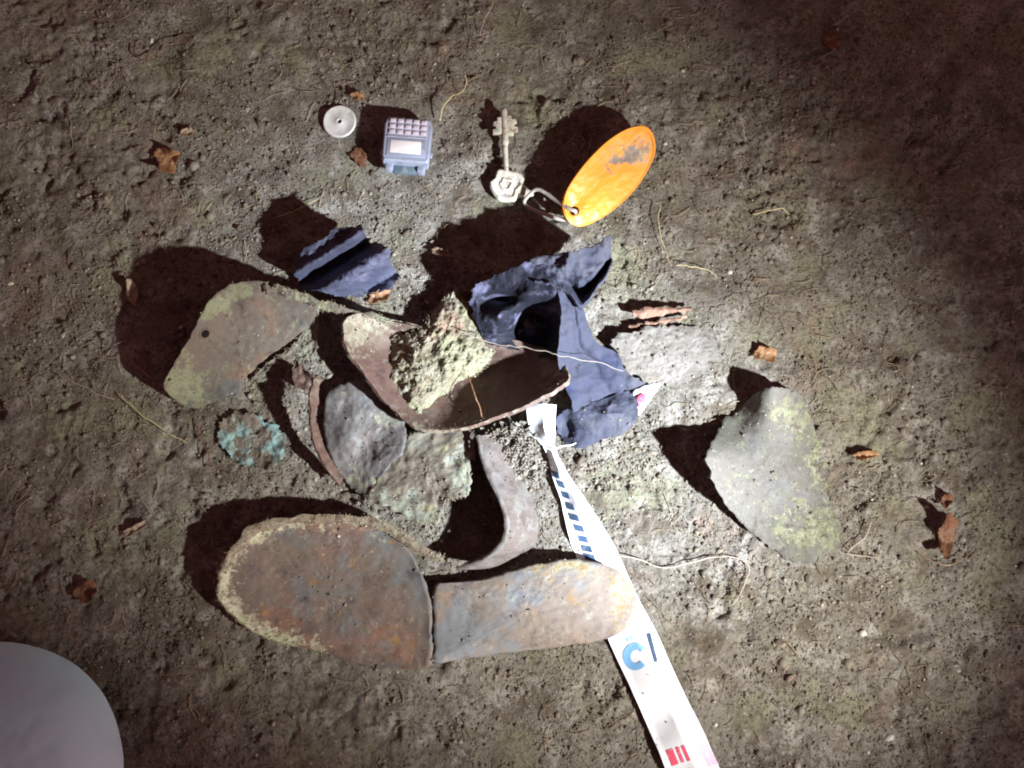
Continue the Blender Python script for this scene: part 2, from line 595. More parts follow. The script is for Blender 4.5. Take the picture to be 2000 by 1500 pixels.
MOULD_Y = (0.54, 0.51, 0.36)
MOULD_G = (0.40, 0.43, 0.27)
MOULD_P = (0.56, 0.56, 0.46)
M_sole = blotch('sole_leather', k=0.62, crack=(95, 0.035), base=(0.225, 0.170, 0.135),
                layers=[((0.205, 0.222, 0.228), 20, 0.50, 0.66, 4), ((0.30, 0.17, 0.12), 26, 0.48, 0.66, 7), ((0.12, 0.10, 0.095), 90, 0.52, 0.74, 9),
                 ((0.30, 0.27, 0.24), 130, 0.56, 0.75, 12), ((0.42, 0.24, 0.08), 50, 0.62, 0.74, 15)],
                rough=0.62, spec=0.3, bump=0.45, bscale=420, rough_var=0.12,
                mould=[((0.58, 0.52, 0.36), 180, 0.9), ((0.74, 0.72, 0.52), 320, 0.7), ((0.56, 0.60, 0.36), 120, 0.5)])
M_heel = blotch('heel_leather', k=0.74, crack=(110, 0.03), base=(0.310, 0.258, 0.215),
                layers=[((0.275, 0.295, 0.315), 22, 0.46, 0.62, 14), ((0.40, 0.30, 0.22), 34, 0.50, 0.68, 7), ((0.45, 0.26, 0.07), 52, 0.60, 0.74, 21),
                 ((0.21, 0.165, 0.165), 70, 0.54, 0.74, 9), ((0.44, 0.42, 0.33), 110, 0.56, 0.75, 12)],
                rough=0.58, spec=0.3, bump=0.4, bscale=420, rough_var=0.12,
                mould=[((0.40, 0.35, 0.24), 160, 0.7), ((0.36, 0.26, 0.12), 300, 0.5)])
M_upper = blotch('upper_leather', k=0.42, crack=(120, 0.03), base=(0.255, 0.205, 0.165),
                 layers=[((0.22, 0.225, 0.215), 26, 0.48, 0.64, 5), ((0.36, 0.22, 0.15), 26, 0.54, 0.70, 8), ((0.14, 0.105, 0.09), 120, 0.56, 0.74, 3),
                  ((0.34, 0.31, 0.24), 150, 0.56, 0.74, 6)],
                 rough=0.7, spec=0.25, bump=0.5, bscale=450,
                 mould=[((0.35, 0.34, 0.20), 160, 0.8), (MOULD_G, 260, 0.7)])
M_grey = blotch('grey_leather', k=0.52, crack=(90, 0.04), base=(0.245, 0.222, 0.205),
                layers=[((0.33, 0.325, 0.32), 30, 0.48, 0.64, 5), ((0.155, 0.13, 0.12), 60, 0.54, 0.72, 8), ((0.25, 0.165, 0.135), 36, 0.56, 0.72, 3)],
                rough=0.6, spec=0.3, bump=0.5, bscale=380, mould=[((0.38, 0.38, 0.30), 160, 0.85), (MOULD_Y, 260, 0.6)])
M_green = blotch('greenish_leather', k=0.48, crack=(110, 0.04), base=(0.285, 0.240, 0.180),
                 layers=[((0.40, 0.41, 0.31), 34, 0.46, 0.62, 5), ((0.14, 0.115, 0.095), 70, 0.54, 0.70, 8), ((0.45, 0.43, 0.22), 60, 0.58, 0.72, 3),
                  ((0.35, 0.43, 0.38), 45, 0.60, 0.74, 13)],
                 rough=0.7, spec=0.25, bump=0.6, bscale=420, mould=[((0.50, 0.54, 0.44), 140, 0.8), (MOULD_Y, 260, 0.6)])
M_red = blotch('brown_leather', k=0.46, crack=(110, 0.03), base=(0.245, 0.150, 0.115),
               layers=[((0.36, 0.27, 0.20), 34, 0.52, 0.68, 5), ((0.13, 0.075, 0.06), 60, 0.52, 0.70, 8), ((0.33, 0.31, 0.27), 110, 0.58, 0.72, 3)],
               rough=0.6, spec=0.3, bump=0.5, bscale=420, mould=[((0.45, 0.38, 0.27), 160, 0.85), (MOULD_Y, 260, 0.5)])
M_pink = blotch('pinkish_leather', k=0.42, crack=(110, 0.03), base=(0.27, 0.215, 0.185), layers=[((0.36, 0.32, 0.30), 34, 0.46, 0.64, 5), ((0.17, 0.11, 0.09), 60, 0.54, 0.72, 8), ((0.30, 0.27, 0.20), 90, 0.55, 0.7, 3)],
                rough=0.65, spec=0.3, bump=0.6, bscale=420, mould=[((0.36, 0.34, 0.30), 160, 0.85)])
M_plate = blotch('mouldy_sole_leather', k=0.36, crack=(110, 0.03), base=(0.315, 0.285, 0.240),
                 layers=[((0.265, 0.270, 0.190), 28, 0.48, 0.66, 5), ((0.35, 0.33, 0.31), 34, 0.52, 0.68, 8), ((0.19, 0.17, 0.13), 130, 0.56, 0.74, 3)],
                 rough=0.75, spec=0.2, bump=0.45, bscale=450, mould=[((0.44, 0.44, 0.26), 150, 0.72), ((0.60, 0.60, 0.42), 300, 0.5), ((0.20, 0.16, 0.11), 220, 0.35)])
M_mould = blotch('mould_growth', k=0.48, base=(0.42, 0.37, 0.25),
                 layers=[((0.56, 0.52, 0.40), 70, 0.48, 0.64, 5), ((0.24, 0.17, 0.11), 120, 0.52, 0.66, 8), ((0.50, 0.48, 0.30), 34, 0.48, 0.62, 3), ((0.50, 0.33, 0.23), 40, 0.54, 0.68, 2), ((0.12, 0.08, 0.06), 300, 0.60, 0.72, 9)],
                 rough=0.95, spec=0.1, bump=1.0, bscale=600, bdist=0.0012)
M_fuzz = blotch('mould_grain', k=0.58, base=(0.46, 0.44, 0.28), layers=[((0.34, 0.38, 0.19), 70, 0.48, 0.66, 3)], rough=0.95, spec=0.1, bump=0,
                tone=[((0.24, 0.18, 0.11), 0.6, 0.75), ((0.62, 0.62, 0.50), 0.82, 0.92)])
M_fuzzg = blotch('green_mould_grain', k=0.62, base=(0.42, 0.44, 0.28), layers=[((0.50, 0.52, 0.36), 70, 0.48, 0.66, 3)], rough=0.95, spec=0.1, bump=0,
                 tone=[((0.24, 0.22, 0.13), 0.55, 0.75), ((0.60, 0.64, 0.50), 0.85, 0.95)])
M_plastic = blotch('navy_cloth', (0.0075, 0.008, 0.015), [((0.090, 0.090, 0.140), 30, 0.52, 0.60, 2), ((0.005, 0.005, 0.009), 30, 0.54, 0.60, 6)],  # lilac patches paint lit folds, near-black ones their shade
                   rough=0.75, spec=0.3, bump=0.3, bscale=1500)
M_scrap = blotch('navy_cloth_lit', (0.052, 0.056, 0.090), [((0.11, 0.112, 0.165), 40, 0.5, 0.66, 2), ((0.02, 0.02, 0.035), 36, 0.56, 0.66, 6)], rough=0.75, spec=0.3, bump=0.3, bscale=1500)  # lighter copy of the navy cloth, the lit fold painted into its lilac
M_flap = blotch('blue_cloth', (0.042, 0.045, 0.068), [((0.070, 0.070, 0.088), 26, 0.48, 0.64, 2), ((0.022, 0.028, 0.066), 20, 0.52, 0.64, 6), ((0.012, 0.012, 0.018), 60, 0.56, 0.66, 9)],
                rough=0.8, spec=0.25, bump=0.35, bscale=1500)
M_teal = blotch('verdigris', k=0.66, base=(0.20, 0.165, 0.125), layers=[((0.30, 0.47, 0.45), 50, 0.43, 0.56, 2), ((0.46, 0.60, 0.58), 190, 0.56, 0.7, 4), ((0.12, 0.08, 0.06), 90, 0.54, 0.66, 6)],
                rough=0.85, bump=0.8, bscale=500)
M_tape = blotch('tape_plastic', (0.74, 0.76, 0.78), [((0.58, 0.66, 0.72), 50, 0.52, 0.72, 2), ((0.60, 0.56, 0.50), 60, 0.58, 0.78, 5), ((0.22, 0.18, 0.14), 420, 0.66, 0.76, 9)], rough=0.4, spec=0.4, bump=0.1, bscale=200)
M_ink = blotch('blue_ink', (0.05, 0.085, 0.15), [((0.12, 0.17, 0.24), 260, 0.5, 0.7, 2)], rough=0.5, bump=0)
M_ink2 = blotch('light_blue_ink', (0.20, 0.42, 0.70), [((0.42, 0.60, 0.78), 160, 0.5, 0.7, 2)], rough=0.5, bump=0)
M_inkr = blotch('red_ink', (0.70, 0.09, 0.15), [((0.8, 0.3, 0.35), 200, 0.55, 0.7, 2)], rough=0.5, bump=0)
M_inkp = blotch('pink_ink', (0.82, 0.50, 0.66), [((0.82, 0.68, 0.76), 160, 0.5, 0.7, 2)], rough=0.5, bump=0)
M_orange = blotch('orange_plastic', (0.70, 0.25, 0.018), [((0.74, 0.31, 0.03), 40, 0.45, 0.62, 2), ((0.55, 0.27, 0.07), 120, 0.62, 0.75, 7)], rough=0.4, spec=0.45, bump=0.25, bscale=500,
                  mould=[((0.34, 0.24, 0.13), 90, 0.9), ((0.16, 0.13, 0.11), 200, 0.62)])
M_steel = blotch('watch_case', (0.34, 0.37, 0.47), [((0.25, 0.28, 0.35), 190, 0.5, 0.7, 2)], rough=0.5, spec=0.5, bump=0.1, metallic=0.25)
M_wdark = blotch('watch_dark', (0.09, 0.13, 0.16), [((0.2, 0.22, 0.22), 260, 0.5, 0.7, 2)], rough=0.5, bump=0.2)
M_wpanel = blotch('watch_panel', (0.30, 0.29, 0.36), [((0.42, 0.4, 0.46), 260, 0.5, 0.7, 2)], rough=0.5, bump=0.1)
M_wkey = blotch('watch_button', (0.56, 0.50, 0.57), [((0.36, 0.32, 0.38), 300, 0.5, 0.7, 2)], rough=0.45, bump=0.1)
M_screen = blotch('watch_display', (0.80, 0.74, 0.72), [((0.62, 0.58, 0.58), 130, 0.5, 0.7, 2)], rough=0.3, spec=0.5, bump=0.05)  # pale tone paints the white glare on the glass
M_coin = blotch('coin_metal', (0.66, 0.65, 0.62), [((0.52, 0.53, 0.50), 150, 0.46, 0.64, 2), ((0.76, 0.74, 0.70), 240, 0.55, 0.7, 4), ((0.28, 0.23, 0.18), 320, 0.62, 0.75, 8)], rough=0.55, spec=0.4, bump=0.35, bscale=700, metallic=0.2)
M_key = blotch('key_metal', (0.50, 0.46, 0.37), [((0.62, 0.61, 0.54), 120, 0.46, 0.62, 2), ((0.26, 0.20, 0.14), 200, 0.52, 0.66, 4), ((0.30, 0.34, 0.26), 90, 0.56, 0.7, 6)], rough=0.7, spec=0.3, bump=1.0, bscale=600, metallic=0.15)
M_ring = blotch('ring_metal', (0.40, 0.37, 0.31), [((0.60, 0.52, 0.46), 130, 0.5, 0.66, 2), ((0.2, 0.16, 0.13), 300, 0.58, 0.72, 4)], rough=0.6, spec=0.35, bump=0.4, bscale=600, metallic=0.15)
M_cover = blotch('pale_cover', (0.52, 0.90, 0.98), [((0.52, 0.86, 0.98), 12, 0.44, 0.62, 2), ((0.46, 0.86, 0.95), 16, 0.5, 0.66, 5)], rough=0.6, spec=0.3, bump=0.12, bscale=260)

# ------------------------------------------------------------------ ground: one sheet, dense where the camera looks
def axis(a, b, step, far, k):
    core = np.arange(a, b + step / 2, step)
    n = 26
    g = step * (1.35 ** np.arange(1, n + 1))
    out = np.cumsum(g)
    out = out / out[-1] * far
    out = np.maximum.accumulate(out)
    return np.concatenate([a - out[::-1], core, b + out])


gx = axis(-0.41, 0.41, 0.00128, 30, 1)
gy = axis(-0.32, 0.345, 0.00128, 30, 1)
GX, GY = np.meshgrid(gx, gy)
GZ = g_full(GX, GY)
V = np.stack([GX, GY, GZ], -1).reshape(-1, 3)
nx, ny = len(gx), len(gy)
ii = (np.arange(ny - 1)[:, None] * nx + np.arange(nx - 1)[None, :]).ravel()
Fg = np.stack([ii, ii + 1, ii + nx + 1, ii + nx], 1)
ground = make_obj('ground', V, Fg, M_soil, smooth=True, kind='structure')
ground['label'] = 'bare grey brown crumbly soil under all the finds'


def bump_mask(cx, cy, rx, ry, rot=0.0, soft=1.5):
    c, s = math.cos(rot), math.sin(rot)

    def f(px, py):
        dx, dy = px - cx, py - cy
        u = (dx * c + dy * s) / rx; v = (-dx * s + dy * c) / ry
        w = 1 + 0.55 * fbm(px / 30, py / 30, int(cx + cy) % 97, 3)
        return np.clip((w - np.sqrt(u * u + v * v)) / soft + 0.4, 0, 1)
    return f


def union(*fs):
    return lambda px, py: np.clip(np.maximum.reduce([f(px, py) for f in fs]), 0, 1)


# ------------------------------------------------------------------ the torn shoe sole along the bottom
sole = thing('shoe_sole', 'long brown leather shoe sole torn across its middle, lying lowest of the leather remains', 'shoe sole', 800, 1180)
FORE = [(424, 1150, 17), (430, 1108, 19), (452, 1068, 20), (488, 1037, 20), (532, 1018, 19), (585, 1010, 17), (640, 1010, 16), (698, 1016, 14), (745, 1030, 13),
        (783, 1056, 13), (811, 1092, 12), (828, 1132, 12), (838, 1172, 10), (843, 1230, 6), (843, 1283, 4), (830, 1306, 3), (788, 1309, 3), (730, 1303, 3),
        (680, 1291, 3.5), (620, 1273, 4), (560, 1259, 5), (515, 1244, 6), (476, 1224, 8), (448, 1200, 11), (430, 1176, 15)]


def rim_mould(px, py):
    d = np.full(px.shape, 1e9)
    for (x, y, _) in FORE[:9] + FORE[19:]:
        d = np.minimum(d, np.hypot(px - x, py - y))
    w = np.clip(1.25 - d / 36.0, 0, 1)
    return w * np.clip((760 - px) / 200, 0.0, 1)


fore = sheet('forefoot', FORE, (640, 1160, 8.5), M_sole, sole, thick=4.5, rings=40, nth=200, prof=2.2, amp=0.8, nscale=50, jit=3.2, lip=1.0, lipw=0.06, seed=3, mould=rim_mould, droop=1.2)
fuzz(fore, M_fuzz, 500, 0.12, 0.45, power=2)
HEEL = [(847, 1144, 9), (870, 1138, 10), (905, 1136, 10.5), (950, 1130, 11), (1000, 1114, 12), (1050, 1101, 13), (1100, 1093, 13.5), (1150, 1095, 13.5), (1196, 1109, 13.5), (1229, 1136, 13.5),
        (1244, 1170, 13), (1239, 1204, 12.5), (1214, 1234, 11.5), (1168, 1252, 10), (1105, 1262, 7), (1040, 1270, 5), (960, 1280, 4), (900, 1288, 3.5), (850, 1294, 3), (846, 1270, 4), (846, 1200, 7)]
heel = sheet('heel', HEEL, (1030, 1190, 13.5), M_heel, sole, thick=4.5, rings=36, nth=180, prof=2.6, amp=0.8, nscale=46, jit=2.6, seed=9, droop=1.2,
             mould=union(bump_mask(1225, 1170, 40, 70), bump_mask(1090, 1105, 90, 26)))
fuzz(heel, M_fuzz, 120, 0.1, 0.35, power=2)
WELT_A = [(428, 1120, 21), (446, 1075, 23), (484, 1037, 23), (532, 1014, 22), (590, 1004, 21), (650, 1003, 20), (705, 1007, 19), (755, 1022, 19), (800, 1047, 19), (840, 1073, 19), (870, 1090, 19)]
WELT_B = [(446, 1124, 19), (462, 1085, 20), (496, 1051, 20), (540, 1030, 19), (594, 1022, 18), (650, 1021, 18), (700, 1025, 17), (746, 1038, 17), (788, 1062, 17), (828, 1086, 17), (864, 1102, 17)]
welt = strip('welt', WELT_A, WELT_B, M_red, sole, thick=2.6, nu=130, nv=7, amp=0.7, nscale=12, seed=6, jit=7, bulge=0.9, mould=lambda px, py: 0.75 + 0 * px)
fuzz(welt, M_fuzz, 420, 0.12, 0.5)
for (x, y, r) in [(645, 1128, 3.2), (588, 1128, 2.4), (712, 1087, 2.6)]:
    k = 12
    a = np.linspace(0, 2 * math.pi, k, endpoint=False)
    Wt = ob_top['forefoot'][0].reshape(-1, 3)
    c0 = P(x, y, 8.8)
    c0[2] = Wt[np.argmin(np.hypot(Wt[:, 0] - c0[0], Wt[:, 1] - c0[1])), 2]
    rr_ = r * 0.00032
    vv = [(c0[0] + math.cos(t) * rr_, c0[1] + math.sin(t) * rr_, c0[2] + 0.0002) for t in a] + [(c0[0] + math.cos(t) * rr_ * 0.6, c0[1] + math.sin(t) * rr_ * 0.6, c0[2] + 0.0006) for t in a]
    ff = [(i, (i + 1) % k, k + (i + 1) % k, k + i) for i in range(k)] + [tuple(range(k, 2 * k))]
    make_obj('nail_head', vv, ff, M_wdark, sole)

# ------------------------------------------------------------------ left: upper leather with a hole
upper = thing('leather_upper', 'upright curled brown leather piece with a round hole, leftmost of the heap', 'leather scrap', 470, 690)
UP = [(322, 748, 24), (345, 702, 32), (374, 652, 38), (398, 606, 40), (425, 571, 41), (462, 553, 40), (512, 550, 38), (562, 560, 34), (600, 576, 30), (622, 594, 26),
      (612, 625, 20), (580, 655, 15), (540, 685, 11), (505, 712, 8), (480, 735, 6), (462, 765, 4), (425, 782, 3), (385, 797, 3), (352, 790, 7), (330, 770, 15)]
up = sheet('shell', UP, (465, 668, 19), M_upper, upper, thick=2.4, rings=34, nth=160, prof=1.25, amp=1.3, nscale=45, jit=3.0, seed=15, droop=0.5,
           mould=union(bump_mask(350, 755, 60, 60), bump_mask(430, 590, 90, 22, -0.5), lambda px, py: 0.22 + 0 * px))
fuzz(up, M_fuzzg, 220, 0.1, 0.4, power=3)
BIND_A = [(520, 556, 39), (560, 562, 36), (600, 576, 33), (640, 590, 30), (690, 603, 26), (755, 620, 21)]
BIND_B = [(516, 570, 37), (556, 578, 34), (594, 591, 31), (634, 606, 28), (684, 616, 25), (752, 629, 20)]
bd = strip('edge_binding', BIND_A, BIND_B, M_upper, upper, thick=2.0, nu=110, nv=6, amp=1.6, nscale=12, seed=4, jit=8, bulge=0.8, mould=lambda px, py: 0.55 + 0 * px, keep=False)
fuzz(bd, M_fuzz, 160, 0.12, 0.45)
LIN = [(622, 598, 22), (622, 640, 16), (615, 690, 8), (590, 705, 5), (550, 735, 3), (515, 745, 2.5), (492, 738, 4), (520, 712, 5), (560, 682, 8), (590, 650, 13), (606, 622, 18)]
sheet('torn_lining', LIN, (578, 690, 6), M_green, upper, thick=1.2, rings=18, nth=120, prof=1.2, amp=2.6, nscale=9, jit=5, seed=22)
for (x, y, h, r) in [(400, 652, 31.5, 9.5)]:
    # a raised eyelet round a flat near-black disc that paints the hole's shade
    W_, _m = ob_top['shell']
    c0 = P(x, y, h)
    fl = W_.reshape(-1, 3)
    j = np.argmin(((pxof(fl)[0] - x) ** 2 + (pxof(fl)[1] - y) ** 2))
    c0 = fl[j]
    nrm = grid_normals(W_, True).reshape(-1, 3)[j]
    t1 = np.cross(nrm, [0, 0, 1.0]); t1 /= np.linalg.norm(t1); t2 = np.cross(nrm, t1)
    k = 20
    a = np.linspace(0, 2 * math.pi, k, endpoint=False)
    vv = []
    for (q, off) in [(1.25, 0.00005), (1.12, 0.0007), (0.92, 0.0006), (0.82, 0.00022)]:
        for t in a:
            vv.append(c0 + nrm * off + (t1 * math.cos(t) + t2 * math.sin(t)) * r * 0.00032 * q)
    ff = [(q * k + i, q * k + (i + 1) % k, (q + 1) * k + (i + 1) % k, (q + 1) * k + i) for q in range(3) for i in range(k)]
    ey = make_obj('eyelet', vv, ff, M_upper, upper)
    M_hole_shade = blotch('painted_hole_shade', (0.012, 0.010, 0.010), rough=1.0, spec=0.0, bump=0)
    make_obj('hole_shade_disc', [c0 + nrm * 0.0003 + (t1 * math.cos(t) + t2 * math.sin(t)) * r * 0.00032 * 0.86 for t in a], [tuple(range(k))], M_hole_shade, upper)

# ------------------------------------------------------------------ centre: dished vamp with mould inside
vamp = thing('shoe_vamp', 'dished brown leather shoe front in the centre of the heap, filled with pale mould', 'shoe upper', 880, 720)
VAMP = [(670, 650, 33), (676, 622, 32), (705, 612, 26), (760, 626, 17), (830, 640, 13), (900, 640, 10), (960, 655, 9), (1030, 670, 9), (1085, 690, 16), (1112, 735, 31),
        (1085, 760, 34), (1030, 790, 35), (985, 808, 34), (930, 828, 32), (870, 840, 29), (815, 836, 27), (775, 808, 25), (738, 768, 27), (708, 725, 30), (682, 690, 33)]
vp = sheet('dish', VAMP, (890, 715, 4.5), M_red, vamp, thick=2.6, rings=44, nth=190, prof=2.6, amp=1.1, nscale=30, jit=2.5, seed=31, droop=0.4,
           mould=lambda px, py: np.clip((np.hypot((px - 890) / 215, (py - 725) / 118) - 0.72) * 2.4, 0, 0.75))
fuzz(vp, M_fuzz, 260, 0.1, 0.4, power=3)
LUMP = [(733, 735, 9), (748, 695, 10), (768, 662, 12), (800, 648, 14), (832, 630, 13), (852, 600, 11), (888, 568, 9), (916, 602, 11), (938, 640, 13), (954, 672, 12), (958, 702, 10),
        (930, 728, 9), (895, 752, 9), (860, 782, 11), (825, 812, 15), (790, 815, 19), (755, 778, 14)]
lump = sheet('mould_mound', LUMP, (842, 712, 22), M_mould, vamp, thick=5, rings=60, nth=230, prof=2.6, amp=4.2, nscale=34, jit=7, seed=41, hfun=lambda px, py: 2.6 * fbm(px / 13, py / 13, 45, 3, 0.6), mould=lambda px, py: 1.0 + 0 * px)
fuzz(lump, M_fuzz, 1300, 0.12, 0.42, name='mould_grains')

# ------------------------------------------------------------------ lower pieces of the heap
fan = thing('leather_fan', 'fan shaped smooth grey leather piece under the mouldy shoe front', 'leather scrap', 710, 850)
FAN = [(640, 772, 9), (668, 750, 10), (700, 741, 10), (730, 752, 9), (762, 790, 9), (786, 815, 11), (793, 850, 13), (786, 885, 14), (762, 910, 13), (738, 940, 10), (716, 966, 6), (690, 956, 5), (662, 922, 5), (642, 880, 6), (632, 830, 7)]
fn = sheet('panel', FAN, (715, 850, 13), M_grey, fan, thick=2.0, rings=30, nth=140, prof=1.8, amp=2.0, nscale=34, jit=3, seed=51,
           hfun=lambda px, py: 2.2 * np.sin((px * 0.75 + py * 0.45) / 17.0) * np.clip((py - 790) / 60, 0, 1),
           mould=union(bump_mask(705, 945, 40, 30), bump_mask(765, 820, 40, 18), lambda px, py: 0.15 + 0 * px))
FR_A = [(618, 736, 26), (607, 780, 28), (606, 820, 27), (614, 862, 24), (632, 906, 18), (662, 948, 10)]
FR_B = [(630, 740, 20), (620, 782, 20), (620, 820, 19), (630, 858, 17), (648, 898, 13), (674, 938, 7)]
strip('curled_edge', FR_A, FR_B, M_red, fan, thick=1.6, nu=90, nv=6, amp=1.6, nscale=12, seed=8, jit=6, bulge=0.6)

shred = thing('leather_shred', 'ragged pale green stained leather shred below the mouldy shoe front', 'leather scrap', 830, 930)
SH = [(772, 872, 14), (800, 848, 15), (850, 838, 16), (900, 838, 17), (928, 846, 18), (930, 875, 20), (918, 910, 22), (917, 948, 22), (912, 970, 21), (886, 972, 20), (868, 986, 18), (866, 1008, 16), (850, 1022, 15), (820, 1026, 13), (782, 1003, 11), (742, 988, 9), (716, 974, 8), (735, 938, 11), (755, 905, 13)]
sh = sheet('panel', SH, (835, 920, 17), M_green, shred, thick=1.8, rings=30, nth=170, prof=1.5, amp=2.6, nscale=26, jit=6, seed=61,
           mould=union(bump_mask(800, 1000, 90, 34, 0.3), bump_mask(905, 930, 30, 60)))
fuzz(sh, M_fuzz, 260, 0.1, 0.4)

counter = thing('heel_counter', 'upright curved reddish brown leather wall just above the sole crack', 'leather scrap', 985, 1010)
CT_A = [(934, 850, 22), (940, 888, 25), (955, 930, 28), (977, 975, 30), (990, 1022, 29), (980, 1060, 27), (945, 1092, 23), (893, 1112, 17)]
CT_B = [(985, 846, 9), (1000, 880, 9), (1010, 925, 8), (1035, 965, 5), (1050, 1015, 3), (1046, 1060, 2.5), (1008, 1090, 4), (950, 1114, 8)]
ct = strip('wall', CT_A, CT_B, M_pink, counter, thick=2.2, nu=90, nv=24, bulge=2.0, amp=1.6, nscale=22, seed=71, jit=4, mould=lambda px, py: np.clip((px - 975) / 60, 0.1, 0.6) * np.clip((1110 - py) / 120, 0, 1))
CE_A = [(930, 852, 24), (936, 888, 27), (951, 930, 30), (973, 976, 32), (986, 1022, 31), (976, 1058, 29), (942, 1089, 25), (891, 1109, 19)]
CE_B = [(938, 850, 24), (945, 886, 27), (960, 927, 30), (982, 973, 32), (996, 1023, 31), (985, 1064, 29), (948, 1097, 25), (895, 1117, 19)]
strip('rim', CE_A, CE_B, M_pink, counter, thick=2.0, nu=80, nv=5, amp=0.5, nscale=8, seed=75, jit=2, bulge=0.6, mould=lambda px, py: 0.6 + 0 * px, keep=False)

clod = thing('earth_clod', 'lumpy grey earth clod with a dark pit beside the twisted tape end', 'clod', 1000, 885)
CL = [(940, 850, 14), (975, 838, 16), (1020, 838, 15), (1045, 858, 10), (1056, 885, 6), (1060, 920, 3), (1030, 945, 3), (990, 945, 4), (958, 925, 8), (943, 890, 12)]
cl = sheet('lump', CL, (998, 885, 15), M_soil, clod, thick=6, rings=44, nth=160, prof=1.8, amp=5.0, nscale=11, jit=5, seed=81, mould=lambda px, py: 1 + 0 * px,
           hfun=lambda px, py: -12 * np.exp(-(((px - 978) / 11) ** 2 + ((py - 873) / 9) ** 2)))
fuzz(cl, M_crumb, 900, 0.3, 1.1, name='crumbs')

# ------------------------------------------------------------------ right: flat mouldy sole piece
plate = thing('mouldy_leather_plate', 'broad flat leather plate furred with green mould, lying alone right of the tape', 'leather scrap', 1510, 920)
PL = [(1381, 897, 31), (1388, 868, 22), (1404, 838, 8), (1430, 808, 2), (1460, 782, 6), (1490, 764, 22), (1520, 757, 25), (1560, 770, 9), (1580, 810, 5), (1596, 850, 2), (1610, 890, 1.2), (1620, 930, 1), (1614, 962, 1),
      (1631, 1000, 1), (1641, 1040, 1), (1626, 1076, 1), (1590, 1096, 1), (1552, 1101, 1), (1525, 1086, 1.5), (1500, 1062, 3), (1462, 1032, 6), (1424, 992, 15), (1394, 948, 26)]
pl = sheet('panel', PL, (1510, 920, 9), M_plate, plate, thick=2.6, rings=40, nth=190, prof=1.35, amp=1.3, nscale=44, jit=6, seed=91, fine=0.15,
           mould=union(bump_mask(1590, 1030, 75, 70), bump_mask(1600, 890, 26, 110, 0.15), bump_mask(1545, 810, 40, 50), lambda px, py: 0.25 + 0 * px))
fuzz(pl, M_fuzzg, 900, 0.1, 0.45, power=2.5)

# ------------------------------------------------------------------ dark plastic pieces
scrap = thing('cloth_scrap', 'small folded navy black cloth scrap at the upper left of the heap', 'cloth', 680, 515)
SC = [(576, 528, 14), (590, 492, 26), (622, 470, 33), (655, 448, 34), (700, 440, 33), (722, 468, 29), (758, 484, 26), (764, 512, 20), (776, 542, 14), (758, 566, 9), (716, 576, 6), (676, 584, 5), (636, 570, 6), (600, 566, 7), (582, 548, 10)]


def scrap_folds(px, py):
    t = (px - 680) * 0.53 + (py - 515) * 0.85      # across the folds
    return 13 * np.exp(-((t - 20) / 22) ** 2) - 13 * np.exp(-((t + 13) / 12) ** 2) + 9 * np.exp(-((t + 38) / 12) ** 2) - 8 * np.exp(-((t - 62) / 14) ** 2) + 2.5 * ridged(px / 45, py / 28, 7)


sheet('fold', SC, (680, 515, 20), M_scrap, scrap, thick=0.8, rings=54, nth=200, prof=1.6, amp=1.6, nscale=26, jit=5, seed=101, hfun=scrap_folds)

bag = thing('crumpled_cloth', 'crumpled navy blue cloth with a dark pocket at the upper right of the heap', 'cloth', 1070, 640)
PO = [(917, 592, 20), (930, 556, 30), (970, 538, 36), (1005, 524, 40), (1050, 512, 40), (1090, 548, 40), (1100, 600, 38), (1098, 650, 34), (1090, 698, 26), (1050, 694, 16), (1000, 682, 13), (955, 668, 13), (928, 630, 15)]


def pouch_folds(px, py):
    pit = -34 * np.exp(-(((px - 1046) / 44) ** 2 + ((py - 642) / 48) ** 2) ** 1.4) - 16 * np.exp(-(((px - 985) / 30) ** 2 + ((py - 584) / 9) ** 2))
    ri = 10 * np.exp(-(((px - 975) / 32) ** 2 + ((py - 618) / 20) ** 2)) + 8 * np.exp(-(((px - 1025) / 24) ** 2 + ((py - 580) / 20) ** 2))
    return pit + ri + 3.5 * ridged(px / 70, py / 60, 17)


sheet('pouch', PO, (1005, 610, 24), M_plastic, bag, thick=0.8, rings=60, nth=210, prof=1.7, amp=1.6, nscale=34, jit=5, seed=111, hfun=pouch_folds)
TF_A = [(1030, 508, 38), (1070, 500, 42), (1110, 494, 45), (1150, 482, 46), (1196, 462, 44)]
TF_B = [(1045, 552, 34), (1080, 560, 36), (1112, 580, 36), (1142, 604, 33), (1194, 520, 34)]
strip('top_fold', TF_A, TF_B, M_flap, bag, thick=0.8, nu=80, nv=40, amp=1.8, nscale=24, seed=121, jit=4, keep=False,
      hfun=lambda px, py, s, v: 3.5 * ridged(px / 60, py / 45, 27) - 12 * np.exp(-((v - 0.72) / 0.09) ** 2) * np.clip(s * 2 - 0.3, 0, 1) + 5 * np.exp(-((v - 0.93) / 0.08) ** 2))
HF_A = [(1084, 548, 38), (1094, 590, 38), (1096, 640, 36), (1090, 690, 30), (1096, 730, 24), (1112, 775, 16), (1122, 806, 10)]
HF_B = [(1106, 560, 34), (1136, 600, 30), (1152, 640, 26), (1165, 668, 20), (1205, 690, 14), (1222, 725, 10), (1264, 752, 5)]
strip('hanging_flap', HF_A, HF_B, M_flap, bag, thick=0.8, nu=90, nv=40, amp=1.6, nscale=26, seed=131, jit=4,
      hfun=lambda px, py, s, v: 2.6 * ridged(px / 90, py / 70, 37) - 3 * np.exp(-((v - 0.55) / 0.1) ** 2) * np.clip(s * 3, 0, 1))
